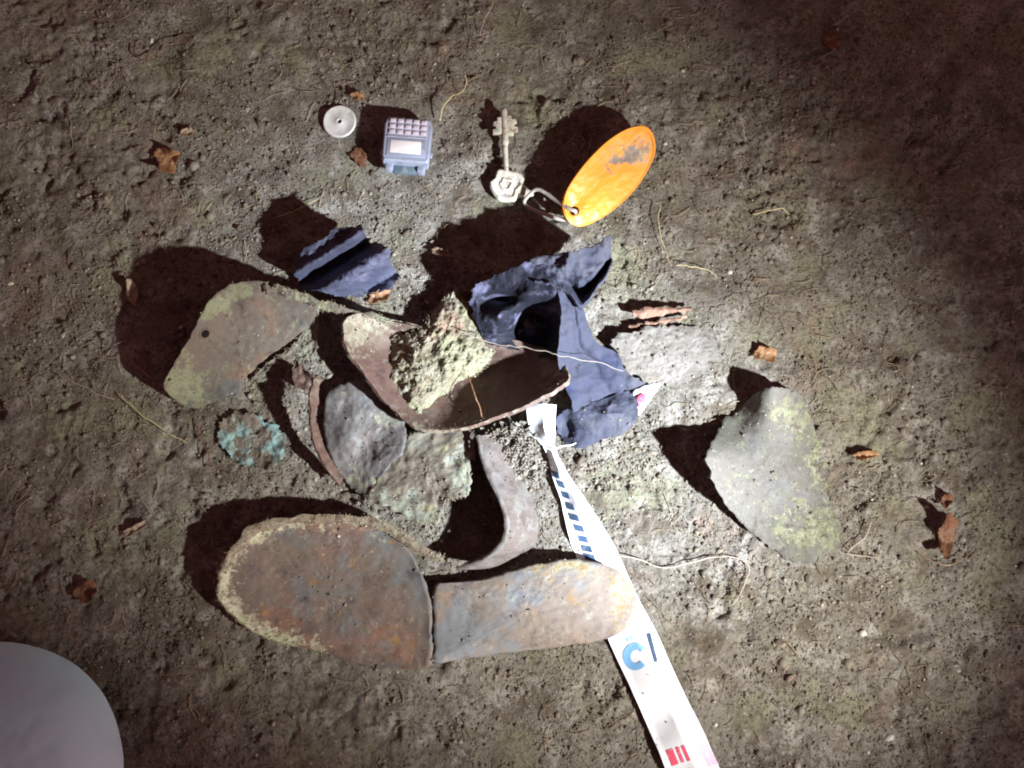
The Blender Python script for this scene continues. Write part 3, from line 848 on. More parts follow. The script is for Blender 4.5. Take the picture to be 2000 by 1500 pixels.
LF = [(1086, 818, 7), (1104, 800, 9), (1140, 792, 11), (1185, 776, 10), (1222, 764, 8), (1246, 782, 7), (1243, 815, 7), (1218, 845, 6), (1172, 862, 4), (1128, 876, 3), (1104, 864, 4), (1090, 845, 5)]
sheet('lower_flap', LF, (1165, 820, 11), M_flap, bag, thick=0.8, rings=36, nth=150, prof=1.8, amp=1.2, nscale=22, jit=4, seed=141,
      hfun=lambda px, py: 3.0 * ridged(px / 70, py / 60, 47) - 7 * np.exp(-(((px - 1105) / 14) ** 2 + ((py - 835) / 26) ** 2)))

pap = sheet('printed_paper_corner', [(1236, 765, 6), (1262, 752, 6), (1290, 750, 4), (1276, 772, 4), (1262, 792, 4), (1246, 812, 4), (1240, 790, 6)], (1256, 778, 7), M_tape, None, thick=0.5, rings=12, nth=60, amp=0.6, jit=2, seed=151)
tag(pap, 'small white film corner with a pink mark beside the blue cloth flap', 'film')
sheet('pink_mark', [(1243, 778, 8.0), (1252, 768, 8.0), (1262, 772, 7.6), (1258, 786, 7.6), (1248, 796, 7.6)], (1252, 780, 8.4), M_inkr, pap, thick=0.2, rings=6, nth=30, amp=0.1, jit=1, seed=152, keep=False)

flat = sheet('pale_leather_scrap', [(1188, 665, 9), (1230, 646, 9), (1290, 640, 5), (1345, 634, 2), (1395, 640, 0), (1428, 668, 0), (1424, 705, 0), (1385, 728, 0), (1340, 742, 0), (1300, 754, 1), (1262, 750, 4), (1222, 722, 7), (1204, 690, 8)],
             (1300, 690, 5), M_earth, None, thick=1.0, rings=34, nth=160, prof=1.8, amp=1.6, nscale=30, jit=9, seed=161, keep=False, fine=0.6)
tag(flat, 'flat pale earth-caked scrap right of the blue cloth flap, half sunk in soil', 'leather scrap')
bark = thing('bark_strip', 'short dull reddish brown bark strip lying right of the crumpled navy cloth', 'bark', 1295, 615)
strip('outer_bark', [(1236, 606, 8), (1270, 600, 8), (1310, 600, 7), (1352, 600, 5)], [(1240, 622, 7), (1272, 618, 7), (1310, 614, 6), (1350, 608, 5)], M_bark, bark, thick=1.4, nu=40, nv=8, amp=1.2, nscale=9, seed=171, jit=4, bulge=1.2)
strip('inner_bark', [(1226, 634, 5), (1262, 630, 5), (1300, 624, 5), (1342, 616, 4)], [(1230, 642, 4), (1264, 637, 4), (1302, 631, 4), (1342, 623, 3)], M_bark, bark, thick=1.2, nu=40, nv=7, amp=0.9, nscale=9, seed=172, jit=4, bulge=0.8)

teal = sheet('verdigris_fragment', [(424, 838, 4), (434, 816, 5), (460, 806, 5), (498, 812, 4), (530, 828, 4), (552, 846, 5), (566, 852, 5), (562, 880, 5), (542, 908, 5), (516, 919, 5), (480, 906, 3), (446, 892, 3), (430, 868, 4)],
             (490, 860, 1.2), M_teal, None, thick=0.8, rings=30, nth=140, prof=1.8, amp=2.6, nscale=16, jit=9, seed=181)
tag(teal, 'crusty turquoise green corroded fragment below the leftmost leather piece', 'fragment')

# ------------------------------------------------------------------ measuring tape
tape = thing('measuring_tape', 'white plastic measuring tape with blue and red print running under the sole', 'tape', 1240, 1280)
TL = [(1026, 786, 7), (1036, 838, 7), (1062, 874, 8), (1076, 922, 5), (1098, 985, 3.5), (1112, 1050, 3), (1126, 1090, 3), (1156, 1170, 3), (1190, 1255, 4), (1235, 1352, 5), (1270, 1430, 5.5), (1300, 1500, 6), (1338, 1590, 6)]
TR = [(1086, 790, 8), (1086, 838, 8), (1084, 872, 9), (1106, 920, 7), (1150, 985, 4.5), (1190, 1050, 3.5), (1212, 1090, 3), (1244, 1165, 3), (1285, 1240, 4), (1330, 1340, 5), (1370, 1420, 5.5), (1406, 1500, 6), (1448, 1590, 6)]


def tape_fold(px, py, s, v):
    return 4.2 * np.clip(1 - np.abs(v - 0.56) / 0.44, 0, 1) * np.clip(1 - np.exp(-((s - 0.5) / 0.1) ** 2) * 0.75, 0, 1) + 1.2 * np.sin(s * 23) + 0.9 * np.sin(s * 51 + v * 4)


strip('ribbon', TL, TR, M_tape, tape, thick=0.5, nu=150, nv=26, amp=0.5, nscale=60, seed=191, jit=3.0, hfun=tape_fold)
TW = ob_top['ribbon'][0]
TN = grid_normals(TW, False)


def on_tape(px, py, off=0.0003):
    """the point of the tape's surface under a pixel, lifted a hair"""
    fl = TW.reshape(-1, 3)
    tx, ty = pxof(fl)
    j = int(np.argmin((tx - px) ** 2 + (ty - py) ** 2))
    n = TN.reshape(-1, 3)[j]
    d = unproject(px, py, np.array(0.0)) - cam_loc
    q = cam_loc + d * (np.dot(fl[j] - cam_loc, n) / np.dot(d, n))
    return q + n * off


def tape_patch(name, loops, mat, rows=5):
    """flat print on the tape between two pixel lines"""
    A, B = np.array(loops[0], float), np.array(loops[1], float)
    n = len(A)
    vv = [on_tape(*(A[i] * (1 - t) + B[i] * t)) for t in np.linspace(0, 1, rows) for i in range(n)]
    make_obj(name, vv, [(r * n + i, r * n + i + 1, (r + 1) * n + i + 1, (r + 1) * n + i) for r in range(rows - 1) for i in range(n - 1)], mat, tape)


dash_c = [(1083, 926), (1093, 945), (1102, 966), (1111, 988), (1120, 1010), (1129, 1031), (1137, 1052), (1144, 1071), (1150, 1088)]
for i, (x, y) in enumerate(dash_c):
    k = 5
    wd = 7 + i * 0.45
    A = [(x - wd + j * 2 * wd / (k - 1), y - 8 + j * 1.0) for j in range(k)]
    B = [(x - wd + 4 + j * 2 * wd / (k - 1), y + 5 + j * 1.0) for j in range(k)]
    tape_patch('dash_mark', (A, B), M_ink)
ang = np.linspace(math.radians(-40), math.radians(-320), 30)
tape_patch('round_mark', ([(1241 + 25 * math.cos(t), 1282 - 27 * math.sin(t) * 1.0) for t in ang], [(1243 + 11 * math.cos(t), 1282 - 13 * math.sin(t)) for t in ang]), M_ink2)
tape_patch('tick_mark', ([(1262 + j * 4.0, 1238 + j * 14) for j in range(5)], [(1270 + j * 3.6, 1236 + j * 14) for j in range(5)]), M_ink)
tape_patch('tick_mark', ([(1222 + j * 3, 1247 - j * 1.5) for j in range(5)], [(1226 + j * 3, 1254 - j * 1.5) for j in range(5)]), M_ink2)
tape_patch('red_digit', ([(1300 + j * 4.6, 1466 - j * 1.5) for j in range(4)], [(1312 + j * 4.6, 1496 - j * 1.5) for j in range(4)]), M_inkr)
tape_patch('red_digit', ([(1319 + j * 3, 1460 - j * 1.2) for j in range(3)], [(1331 + j * 3, 1490 - j * 1.2) for j in range(3)]), M_inkr)
tape_patch('red_digit', ([(1330 + j * 3, 1457 - j * 1.2) for j in range(3)], [(1343 + j * 3, 1487 - j * 1.2) for j in range(3)]), M_inkr)
tape_patch('pink_band', ([(1366 + j * 4, 1462 - j * 2) for j in range(5)], [(1386 + j * 4, 1499 - j * 2) for j in range(5)]), M_inkp)

# ------------------------------------------------------------------ holed coin
def lathe(name, prof, mat, parent, n=48, wob=0.0, seed=0, loc=(0, 0, 0)):
    """profile of (radius, z) in mm turned about z, in the parent's own axes"""
    V = []; F = []
    for i in range(n):
        t = 2 * math.pi * i / n
        for (r, z) in prof:
            q = 1 + wob * float(fbm(np.array(math.cos(t) * 2 + seed), np.array(math.sin(t) * 2.0), seed, 2))
            V.append((r * q * math.cos(t) / 1000, r * q * math.sin(t) / 1000, z / 1000))
    k = len(prof)
    for i in range(n):
        for j in range(k):
            j2 = (j + 1) % k; i2 = (i + 1) % n
            F.append((i * k + j, i2 * k + j, i2 * k + j2, i * k + j2))
    me = bpy.data.meshes.new(name); me.from_pydata(V, [], F); me.update()
    me.polygons.foreach_set('use_smooth', np.ones(len(me.polygons), dtype=bool))
    me.set_sharp_from_angle(angle=math.radians(40))
    me.materials.append(mat)
    o = bpy.data.objects.new(name, me); COL.objects.link(o)
    o.location = loc
    if parent:
        o.parent = parent
    return o


def box(name, c, s, mat, parent, bev=0.4, seg=2):
    import bmesh
    bm = bmesh.new()
    bmesh.ops.create_cube(bm, size=1.0)
    for v in bm.verts:
        v.co = Vector(((v.co.x * s[0] + c[0]) / 1000, (v.co.y * s[1] + c[1]) / 1000, (v.co.z * s[2] + c[2]) / 1000))
    if bev:
        bmesh.ops.bevel(bm, geom=bm.edges[:], offset=bev / 1000, segments=seg, affect='EDGES', profile=0.5)
    me = bpy.data.meshes.new(name); bm.to_mesh(me); bm.free()
    me.polygons.foreach_set('use_smooth', np.ones(len(me.polygons), dtype=bool))
    me.set_sharp_from_angle(angle=math.radians(35))
    me.materials.append(mat)
    o = bpy.data.objects.new(name, me); COL.objects.link(o)
    if parent:
        o.parent = parent
    return o


def circle_keep(x, y, r):
    t = np.linspace(0, 2 * math.pi, 24, endpoint=False)
    KEEP.append(np.stack([x + r * np.cos(t), y + r * np.sin(t)], 1))


coin = lathe('holed_coin', [(1.35, 0.2), (1.35, 2.1), (1.9, 2.35), (2.4, 2.05), (9.0, 2.05), (9.6, 2.3), (10.4, 2.3), (10.85, 1.9), (10.85, 0.3)], M_coin, None, n=64, wob=0.015)
coin.location = P(664, 239, 1.3).tolist()
coin.rotation_euler = (math.radians(3), math.radians(-4), 0.4)
tag(coin, 'round pale grey coin with a small centre hole, left of the wristwatch', 'coin')
circle_keep(664, 239, 36)

# ------------------------------------------------------------------ calculator wristwatch without its strap
watch = thing('calculator_watch', 'silver grey calculator wristwatch body without strap, between coin and key', 'wristwatch', 799, 290)
watch.location = P(797, 292, 1.0).tolist()
watch.rotation_euler = (math.radians(-4), math.radians(3), math.radians(-3.5))
import bmesh


def watch_case():
    bm = bmesh.new()
    pts = [(-15.2, -14.5), (-14.0, -16.2), (14.0, -16.2), (15.2, -14.5), (15.6, 10), (14.2, 14.6), (12.5, 15.6), (-12.5, 15.6), (-14.2, 14.6), (-15.6, 10)]
    rows = [(0.0, 0.90), (2.0, 0.97), (9.0, 1.0), (11.2, 0.98), (12.2, 0.93)]
    R = []
    for z, k in rows:
        R.append([bm.verts.new((x * k / 1000, y * k / 1000, (z + 2.0) / 1000)) for x, y in pts])
    n = len(pts)
    for a, b in zip(R, R[1:]):
        for i in range(n):
            bm.faces.new((a[i], a[(i + 1) % n], b[(i + 1) % n], b[i]))
    bm.faces.new(R[-1]); bm.faces.new(R[0][::-1])
    me = bpy.data.meshes.new('case'); bm.to_mesh(me); bm.free()
    me.polygons.foreach_set('use_smooth', np.ones(len(me.polygons), dtype=bool))
    me.set_sharp_from_angle(angle=math.radians(30))
    me.materials.append(M_steel)
    o = bpy.data.objects.new('case', me); COL.objects.link(o); o.parent = watch


watch_case()
ZT = 14.2
kp = box('keypad', (0, 8.0, ZT + 0.15), (25.5, 12.2, 0.5), M_wpanel, watch, 0.2)
for r in range(3):
    for c in range(5):
        box('button', (-10.0 + c * 5.0, 12.0 - r * 4.0, ZT + 0.75), (3.7, 2.5, 1.1), M_wkey, kp, 0.35)
box('divider', (0, 0.9, ZT + 0.35), (26.0, 0.9, 0.8), M_wpanel, watch, 0.2)
bz = box('display_frame', (0, -6.6, ZT + 0.2), (25.0, 12.5, 0.6), M_steel, watch, 0.25)
box('display', (-0.5, -6.3, ZT + 0.55), (19.5, 8.8, 0.4), M_screen, bz, 0.15)
for sx in (-1, 1):
    box('strap_lug', (sx * 10.2, -17.6, 6.5), (5.0, 5.0, 6.5), M_steel, watch, 0.9)
    box('side_button', (sx * 15.9, -8.0, 9.0), (1.6, 3.2, 2.2), M_steel, watch, 0.4)
box('strap_stub', (0, -18.2, 6.0), (15.0, 5.5, 3.4), M_wdark, watch, 0.8)
KEEP.append(np.array([(745, 215), (855, 215), (862, 300), (850, 352), (742, 352)], float))

# ------------------------------------------------------------------ key with double-sided bit
key = thing('key', 'old pale metal key with double-sided bit, between the wristwatch and the orange tag', 'key', 988, 310)
key.location = P(987, 310, 1.0).tolist()
key.rotation_euler = (math.radians(2.0), math.radians(1.0), math.radians(2.0))


def prism(name, poly, z0, z1, mat, parent, bev=0.35, loc=(0, 0, 0)):
    bm = bmesh.new()
    vs = [bm.verts.new((x / 1000, y / 1000, z0 / 1000)) for x, y in poly]
    f = bm.faces.new(vs)
    r = bmesh.ops.extrude_face_region(bm, geom=[f])
    for v in r['geom']:
        if isinstance(v, bmesh.types.BMVert):
            v.co.z = z1 / 1000
    bmesh.ops.recalc_face_normals(bm, faces=bm.faces)
    bmesh.ops.bevel(bm, geom=bm.edges[:], offset=bev / 1000, segments=2, affect='EDGES', profile=0.5)
    me = bpy.data.meshes.new(name); bm.to_mesh(me); bm.free()
    me.polygons.foreach_set('use_smooth', np.ones(len(me.polygons), dtype=bool))
    me.set_sharp_from_angle(angle=math.radians(40))
    me.materials.append(mat)
    o = bpy.data.objects.new(name, me); COL.objects.link(o); o.parent = parent; o.location = loc
    return o


# shank, 62 mm long in all
lathe_prof = []
shank = bmesh.new()
segs = [(-12.5, 2.3), (-10.5, 2.1), (-9, 1.75), (6, 1.75), (8, 2.1), (9, 2.5), (10.2, 2.5), (11, 2.2), (31.0, 2.15), (32.6, 1.7)]
rings_ = []
for (y, r) in segs:
    rings_.append([shank.verts.new((r * math.cos(t) / 1000, y / 1000, (4.2 + r * math.sin(t)) / 1000)) for t in np.linspace(0, 2 * math.pi, 14, endpoint=False)])
for a, b in zip(rings_, rings_[1:]):
    for i in range(14):
        shank.faces.new((a[i], b[i], b[(i + 1) % 14], a[(i + 1) % 14]))
shank.faces.new(rings_[0]); shank.faces.new(rings_[-1][::-1])
bmesh.ops.recalc_face_normals(shank, faces=shank.faces)
me = bpy.data.meshes.new('shank'); shank.to_mesh(me); shank.free()
me.polygons.foreach_set('use_smooth', np.ones(len(me.polygons), dtype=bool))
me.materials.append(M_key)
o = bpy.data.objects.new('shank', me); COL.objects.link(o); o.parent = key
bit_r = [(1.6, 27.5), (4.6, 27.5), (5.0, 25.0), (7.6, 25.0), (8.3, 22.5), (6.6, 22.0), (6.6, 20.0), (8.6, 19.5), (8.6, 16.5), (6.2, 16.5), (6.0, 14.0), (1.6, 14.0)]
prism('bit', bit_r, 2.9, 5.5, M_key, key, 0.3)
bit_l = [(-1.6, 26.5), (-4.4, 26.5), (-4.6, 24.0), (-7.0, 23.6), (-7.4, 21.0), (-5.6, 20.6), (-5.6, 18.6), (-7.6, 18.2), (-7.6, 15.0), (-1.6, 15.0)]
prism('bit', bit_l[::-1], 2.9, 5.5, M_key, key, 0.3)
bow = lathe('bow', [(2.2, -1.0), (2.2, 0.9), (2.9, 1.7), (3.9, 1.7), (4.7, 0.8), (7.2, 0.9), (8.2, 1.9), (9.6, 1.9), (10.6, 0.8), (10.6, -0.8), (9.6, -1.5)], M_key, key, n=48, wob=0.22, seed=3, loc=(0.0, -0.0195, 0.0042))
lathe('bow_boss', [(0.05, -0.6), (0.05, 0.6), (2.3, 0.5), (2.3, -0.6)], M_key, key, n=24, wob=0.1, seed=5, loc=(0.0, -0.0195, 0.0042))
prism('bow_loop', [(6.5, -21.5), (9.5, -20.0), (13.5, -23.0), (17.0, -25.0), (17.5, -27.5), (14.0, -28.2), (10.0, -27.5), (6.5, -25.0)], 3.2, 5.6, M_key, key, 0.6)
KEEP.append(np.array([(975, 205), (1018, 220), (1018, 285), (1000, 290), (996, 335), (1024, 360), (1050, 405), (1000, 412), (950, 400), (948, 360), (976, 335), (978, 285), (955, 280), (958, 230)], float))

# ------------------------------------------------------------------ orange tag, propped up on its lower edge
tagh = lambda x, y: 17.5 - 0.155 * (((x - 1192) * 0.66 + (y - 345) * 0.75))
TG = [(1099, 404), (1103, 378), (1120, 348), (1150, 310), (1186, 275), (1224, 251), (1254, 245), (1274, 260), (1280, 294), (1266, 331), (1240, 370), (1205, 405), (1166, 431), (1132, 443), (1108, 430)]
ktag = thing('key_tag', 'bright orange oval plastic key tag with grey stains propped up on the soil', 'key tag', 1192, 345)
tg = sheet('plate', [(x, y, tagh(x, y)) for x, y in TG], (1122, 412, tagh(1122, 412)), M_orange, ktag, thick=2.2, rings=26, nth=110, prof=1.0, amp=0.25, nscale=40, jit=0.4, seed=201, hole=9.5, droop=0.5,
           mould=union(bump_mask(1240, 300, 34, 28, -0.7, 1.2), bump_mask(1200, 320, 24, 16, -0.6, 1.2)))
rim_a = catmull([(x, y, tagh(x, y)) for x, y in TG], 70)
tube('rim', [(c[0] + (1190 - c[0]) * 0.035, c[1] + (345 - c[1]) * 0.035, c[2] + 0.15) for c in rim_a], 0.55, 0.55, M_orange, ktag, n=140, sides=6, closed=True)

ring = tube('key_ring', [(1024, 396, 5.5), (1034, 380, 8.5), (1052, 370, 12), (1085, 391, 16), (1112, 408, 21), (1124, 413, 20), (1118, 424, 10), (1098, 429, 7.5), (1066, 419, 6.5), (1038, 408, 5)], 1.25, 1.25, M_ring, None, n=70, sides=9, closed=True)
tag(ring, 'dull metal split ring joining the key to the orange tag', 'key ring')

# ------------------------------------------------------------------ pale rounded cover in the corner
CV = [(-15 + 262 * math.cos(t) * (1 - 0.02 * math.cos(4 * t)), 1510 + 262 * math.sin(t) * (1 - 0.02 * math.cos(4 * t)), 30) for t in np.linspace(0, 2 * math.pi, 24, endpoint=False)]
cover = thing('pale_cover', 'smooth pale blue white rounded cover cut off by the bottom left corner', 'cover', -15, 1510)
sheet('dome', CV, (-15, 1510, 62), M_cover, cover, thick=2.0, rings=40, nth=140, prof=3.0, amp=2.2, nscale=150, jit=0.8, seed=211, fine=0.15)
ring_t = catmull(CV, 90)
RV = []; RF = []
for i, (x, y, h) in enumerate(ring_t):
    x = -15 + (x + 15) * 0.72; y = 1510 + (y - 1510) * 0.72
    wt = P(x, y, 30); RV.append(wt - np.array([0, 0, 0.0012])); RV.append(np.array([wt[0], wt[1], g_low(wt[0], wt[1]) - 0.002]))
RF = [(2 * i, 2 * ((i + 1) % 90), 2 * ((i + 1) % 90) + 1, 2 * i + 1) for i in range(90)]
make_obj('side', RV, RF, M_cover, cover)

# ------------------------------------------------------------------ leaf scraps, straws, roots
def leaf(name, label, cat, x, y, a, b, rot, mat, curl=5, seed=0, group=None):
    n = 11
    pts = []
    r_ = random.Random(seed)
    for i in range(n):
        t = 2 * math.pi * i / n
        k = r_.uniform(0.72, 1.2)
        u, v = a * math.cos(t) * k, b * math.sin(t) * k
        pts.append((x + u * math.cos(rot) - v * math.sin(rot), y + u * math.sin(rot) + v * math.cos(rot), 2.0 + curl * abs(math.sin(t)) * r_.uniform(0.4, 1.3)))
    o = sheet(name, pts, (x, y, 2.2), mat, None, thick=0.5, rings=12, nth=64, prof=1.6, amp=1.1, nscale=9, jit=3, seed=seed)
    return tag(o, label, cat, group)


leaf('leather_flake', 'small pale leather flake in the dark gap left of the mouldy shoe front', 'leather scrap', 655, 704, 20, 12, 0.3, M_pink, 4, 31)
leaf('leather_flake', 'rust brown leather flake just below the small navy cloth scrap', 'leather scrap', 742, 578, 24, 13, -0.3, M_leafo, 5, 32)
leaf('leather_flake', 'dark torn leather flake beside the twisted neck of the tape', 'leather scrap', 1012, 858, 34, 16, 0.1, M_pink, 14, 33)
leaf('leather_flake', 'dark brown leather flake between the leftmost leather and the fan piece', 'leather scrap', 590, 735, 26, 20, 0.8, M_red, 8, 34)
leaf('leaf_scrap', 'bright orange crumpled leaf scrap far left of the coin', 'leaf', 328, 312, 26, 24, 0.6, M_leafo, 9, 1)
leaf('leaf_scrap', 'small pale leaf chip just above the crumpled orange leaf scrap at left', 'leaf', 366, 258, 16, 8, -0.2, M_leafp, 3, 2)
leaf('leaf_scrap', 'tiny orange leaf scrap between the coin and the top of the wristwatch', 'leaf', 700, 188, 14, 9, 0.2, M_leafo, 3, 3)
leaf('leaf_scrap', 'pale bent leaf bit standing at the left of the leftmost leather shadow', 'leaf', 258, 570, 13, 24, -0.3, M_leafp, 6, 4)
leaf('leaf_scrap', 'small orange leaf scrap above the lone mouldy plate', 'leaf', 1496, 690, 22, 17, 0.2, M_leafo, 4, 5)
leaf('leaf_scrap', 'small brown orange leaf scrap right of the lone mouldy plate', 'leaf', 1690, 890, 24, 9, -0.1, M_leafo, 5, 6)
leaf('leaf_scrap', 'curled reddish brown leaf at the far right below the lone plate level', 'leaf', 1848, 1048, 18, 46, 0.15, M_leafb, 14, 7)
leaf('leaf_scrap', 'round reddish leaf bud above the curled reddish brown leaf at far right', 'leaf', 1850, 976, 14, 15, 0.0, M_leafb, 7, 8)
leaf('leaf_scrap', 'dull brown leaf scrap at left below the big sole shadow', 'leaf', 168, 1156, 27, 20, -0.5, M_leafb, 6, 9)
leaf('leaf_scrap', 'reddish leaf chip in the dim upper right near the top edge', 'leaf', 1625, 75, 20, 18, 0.6, M_leafb, 5, 10)
leaf('leaf_scrap', 'rusty orange leaf patch just below the coin and left of the wristwatch', 'leaf', 700, 305, 22, 14, 0.8, M_leafb, 2, 11)
leaf('leaf_scrap', 'small pale stone-like leaf chip inside the shadow above the centre shoe front', 'leaf', 862, 492, 22, 8, 0.3, M_leafp, 4, 12)
leaf('leaf_scrap', 'pair of pale straw chips at the left level with the top of the sole', 'leaf', 262, 1034, 28, 9, -0.5, M_leafp, 3, 13)


def stalk(name, label, cat, path, r0, r1, mat, wob=3, seed=0, group=None, n=46):
    o = tube(name, path, r0, r1, mat, None, n=n, sides=6, seed=seed, wob=wob, ground=g_low)
    return tag(o, label, cat, group)


stalk('straw', 'yellow bent straw standing right of the wristwatch', 'straw', [(858, 236, 5), (866, 208, 9), (880, 190, 9), (906, 176, 11), (910, 148, 16)], 0.43, 0.24, M_straw, 3, 1)
stalk('twig', 'thin pale twig from the mould mound across the black pouch to the flap', 'twig', [(905, 650, 24), (950, 664, 27), (985, 674, 30), (1020, 682, 33), (1060, 688, 36), (1095, 696, 37), (1150, 706, 32), (1216, 722, 22)], 0.34, 0.15, M_root, 7, 2, n=70)
stalk('twig', 'short orange straw leaning over the lower rim of the mouldy shoe front', 'straw', [(916, 735, 20), (924, 765, 26), (938, 800, 29), (944, 826, 29)], 0.43, 0.36, M_leafo, 3, 3)
stalk('root', 'long pale wavy root on the soil right of the sole heel', 'root', [(1212, 1086, 4), (1250, 1096, 4), (1300, 1108, 3.5), (1345, 1100, 4), (1400, 1086, 4), (1448, 1090, 4), (1462, 1110, 4), (1452, 1145, 3.5), (1434, 1182, 2.5)], 0.40, 0.24, M_root, 4, 4, n=90)
stalk('root', 'thin pale hooked root right of the lone plate bottom end', 'root', [(1702, 1020, 3), (1690, 1048, 4), (1662, 1072, 5), (1660, 1084, 4.5), (1690, 1086, 3), (1714, 1090, 3)], 0.37, 0.24, M_root, 2, 5)
stalk('stem', 'curved pale leaf stem under the curled reddish leaf at far right', 'stem', [(1792, 1078, 3), (1816, 1094, 4), (1850, 1104, 5), (1880, 1092, 5), (1905, 1068, 6)], 0.37, 0.24, M_twig, 2, 6)
stalk('straw', 'pale straw lying at the far left, upper of two crossing diagonal straws', 'straw', [(112, 730, 4), (150, 750, 5), (190, 770, 5), (222, 780, 3)], 0.34, 0.21, M_root, 3, 7)
stalk('straw', 'pale straw at left running down to the turquoise fragment', 'straw', [(236, 772, 3), (280, 812, 5), (330, 846, 6), (364, 864, 4)], 0.37, 0.24, M_straw, 3, 8)
stalk('straw', 'short yellow straw lying on soil right of the orange tag', 'straw', [(1470, 418, 3), (1500, 412, 5), (1528, 406, 5), (1542, 420, 3)], 0.37, 0.24, M_straw, 2, 9)
stalk('straw', 'short yellow straw lying between the orange tag and the bark strip', 'straw', [(1322, 518, 4), (1348, 520, 5), (1378, 526, 4), (1400, 540, 3)], 0.37, 0.21, M_straw, 2, 10)
stalk('straw', 'thin pale straw standing near the middle of the top edge', 'straw', [(938, 70, 3), (946, 40, 6), (960, 12, 8), (964, -10, 9)], 0.31, 0.18, M_root, 2, 11)
stalk('straw', 'thin upright pale straw right of the orange tag top', 'straw', [(1456, 276, 3), (1452, 250, 8), (1448, 228, 10)], 0.31, 0.18, M_root, 2, 12)
stalk('straw', 'thin pale straw hanging down from beside the orange tag lower right', 'straw', [(1290, 400, 4), (1286, 440, 5), (1296, 480, 4), (1312, 520, 3)], 0.28, 0.18, M_straw, 3, 13)
stalk('straw', 'thin straw along the upper edge of the black scrap shadow', 'straw', [(540, 424, 4), (570, 414, 5), (600, 400, 5), (622, 388, 4)], 0.31, 0.21, M_straw, 2, 14)
stalk('twig', 'dark thin forked-looking twig in the upper left soil', 'twig', [(262, 90, 3), (272, 116, 4), (300, 108, 4), (332, 86, 4), (372, 70, 3)], 0.50, 0.30, M_leafb, 3, 15)
stalk('straw', 'reddish stem lying just left of the turquoise fragment', 'stem', [(380, 818, 3), (392, 850, 4), (404, 880, 4), (410, 912, 3)], 0.43, 0.30, M_leafb, 2, 16)
stalk('straw', 'brown straw sticking out left of the leftmost leather piece foot', 'straw', [(248, 702, 4), (275, 722, 6), (300, 742, 8), (322, 756, 9)], 0.56, 0.42, M_leafo, 2, 17)
stalk('straw', 'white torn fibre crossing the twisted neck of the tape', 'fibre', [(1030, 846, 9), (1052, 862, 12), (1072, 876, 13), (1100, 872, 11), (1124, 866, 9)], 0.56, 0.36, M_tape, 3, 18)

# ------------------------------------------------------------------ frayed fibres along torn edges (parts of their pieces)
def fringe(obname, n, l0, l1, mat, wrap=True):
    ob = bpy.data.objects[obname]
    W_, _ = ob_top[obname]
    rim = W_[-1] if wrap else np.concatenate([W_[:, 0], W_[:, -1]])
    inn = W_[-4] if wrap else np.concatenate([W_[:, 3], W_[:, -4]])
    Vv = []; Ff = []
    for i in rng.integers(0, len(rim), n):
        p = inn[i] + (rim[i] - inn[i]) * rng.uniform(0.3, 1.0)
        d = rim[i] - inn[i]; d[2] = 0
        a = math.atan2(d[1], d[0]) + rng.normal(0, 0.7)
        z = p[2] + 0.0002; Ln = rng.uniform(l0, l1) / 1000; r = rng.uniform(0.07, 0.17) / 1000; x, y = p[0], p[1]; b0 = len(Vv)
        for k in range(4):
            sx, sy = -math.sin(a), math.cos(a)
            Vv += [(x + sx * r, y + sy * r, z), (x - sx * r, y - sy * r, z), (x, y, z + r * 1.7)]
            x += math.cos(a) * Ln / 3; y += math.sin(a) * Ln / 3; a += rng.normal(0, 0.45); z += rng.normal(0, 0.15) * Ln
        for k in range(3):
            q = b0 + k * 3
            Ff += [(q, q + 1, q + 4, q + 3), (q + 1, q + 2, q + 5, q + 4), (q + 2, q, q + 3, q + 5)]
    make_obj('frayed_fibres', np.array(Vv), np.array(Ff), mat, ob, kind='stuff')


for nm_, n_, w_ in (('forefoot', 120, True), ('shell', 50, True), ('torn_lining', 160, True), ('panel.001', 120, True), ('mould_mound', 200, True), ('welt', 110, False), ('edge_binding', 60, False)):
    fringe(nm_, n_, 0.6, 2.6, M_fibre, w_)

# ------------------------------------------------------------------ loose soil crumbs and fine fibres
def free_of_finds(p, grow=0.0):
    x, y = pxof(p)
    m = np.zeros(len(p), bool)
    for poly in KEEP:
        lo = poly.min(0) - 2; hi = poly.max(0) + 2
        cand = (x > lo[0]) & (x < hi[0]) & (y > lo[1]) & (y < hi[1])
        if cand.any():
            idx = np.where(cand)[0]
            m[idx] |= inside(x[idx], y[idx], poly)
    return ~m


N = 80000
pos = np.stack([rng.uniform(-0.40, 0.40, N), rng.uniform(-0.31, 0.335, N), np.zeros(N)], 1)
Ng = 3600           # more earth in the gaps of the heap
qx = np.concatenate([rng.uniform(480, 1080, Ng), rng.uniform(1040, 1300, Ng // 3)]); qy = np.concatenate([rng.uniform(560, 1060, Ng), rng.uniform(800, 960, Ng // 3)])
gap = P(qx, qy, np.zeros(len(qx)))
clump = fbm(pos[:, 0] / 0.03, pos[:, 1] / 0.03, 91, 3)
pos = np.concatenate([pos[rng.uniform(-0.5, 0.5, N) < 1.9 * clump + 0.02], gap])
pos[:, 2] = g_full(pos[:, 0], pos[:, 1])
pos = pos[free_of_finds(pos)]
sz = 0.00050 * (1 - rng.uniform(0, 1, len(pos))) ** (-1 / 3.0)
sz = np.minimum(sz, 0.0023)
nb = rng.choice(len(pos), 260, replace=False); sz[nb] = rng.uniform(0.0022, 0.0042, 260)
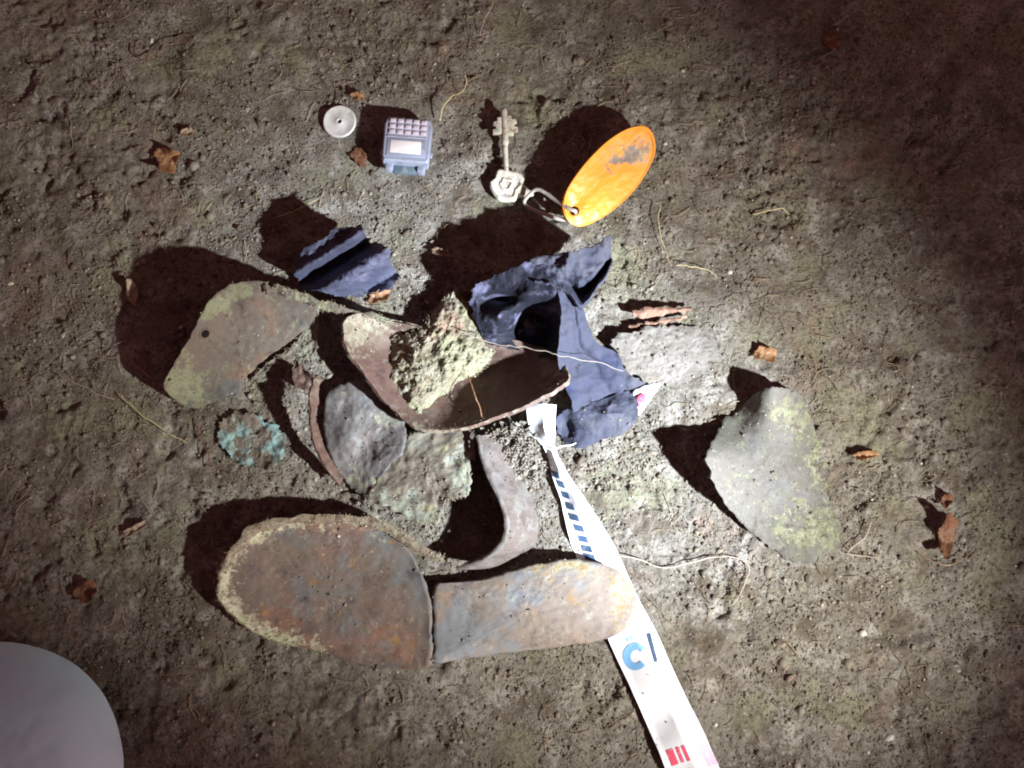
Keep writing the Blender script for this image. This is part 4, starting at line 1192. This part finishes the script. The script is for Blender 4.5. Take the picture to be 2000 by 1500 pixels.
pos[:, 2] += sz * np.where(sz > 0.002, -0.25, 0.05)
# some earth lies on the finds too
for nm, cnt in (('forefoot', 300), ('heel', 130), ('shell', 160), ('dish', 420), ('panel', 160), ('panel.001', 220), ('panel.002', 260), ('wall', 220), ('pale_leather_scrap', 420), ('lower_flap', 60), ('hanging_flap', 60), ('plate', 8), ('torn_lining', 260), ('verdigris_fragment', 120), ('ribbon', 60)):
    Wc = ob_top[nm][0].reshape(-1, 3)
    q = Wc[rng.integers(0, len(Wc), cnt)] + rng.normal(size=(cnt, 3)) * np.array([1, 1, 0]) * 0.0006
    s_ = np.minimum(0.00022 * (1 - rng.uniform(0, 1, cnt)) ** (-1 / 2.6), 0.0012)
    pos = np.concatenate([pos, q]); sz = np.concatenate([sz, s_])
crumbs = crumb_cloud('soil_crumbs', pos, sz, M_crumb)
crumbs['label'] = 'loose crumbs of soil strewn over the ground'

NF = 2200
FV = []; FF = []
p0 = np.stack([rng.uniform(-0.39, 0.39, NF), rng.uniform(-0.30, 0.33, NF), np.zeros(NF)], 1)
p0 = p0[free_of_finds(p0)]
for q in p0:
    L_ = rng.uniform(0.004, 0.017); a = rng.uniform(0, 2 * math.pi); cur = rng.normal(0, 0.5); r = rng.uniform(0.00010, 0.00024)
    x, y = q[0], q[1]
    base = len(FV)
    for k in range(5):
        z = float(g_full(np.array(x), np.array(y))) + 0.0007 + 0.0016 * math.sin(k / 4 * math.pi) * rng.uniform(0.2, 1)
        sx, sy = -math.sin(a), math.cos(a)
        FV += [(x + sx * r, y + sy * r, z), (x - sx * r, y - sy * r, z), (x, y, z + r * 1.6)]
        x += math.cos(a) * L_ / 4; y += math.sin(a) * L_ / 4; a += cur * 0.5 + rng.normal(0, 0.2)
    for k in range(4):
        b = base + k * 3
        FF += [(b, b + 1, b + 4, b + 3), (b + 1, b + 2, b + 5, b + 4), (b + 2, b, b + 3, b + 5)]
fib = make_obj('plant_fibres', np.array(FV), np.array(FF), M_fibre, kind='stuff')
fib['label'] = 'fine dry plant fibres scattered in the soil'
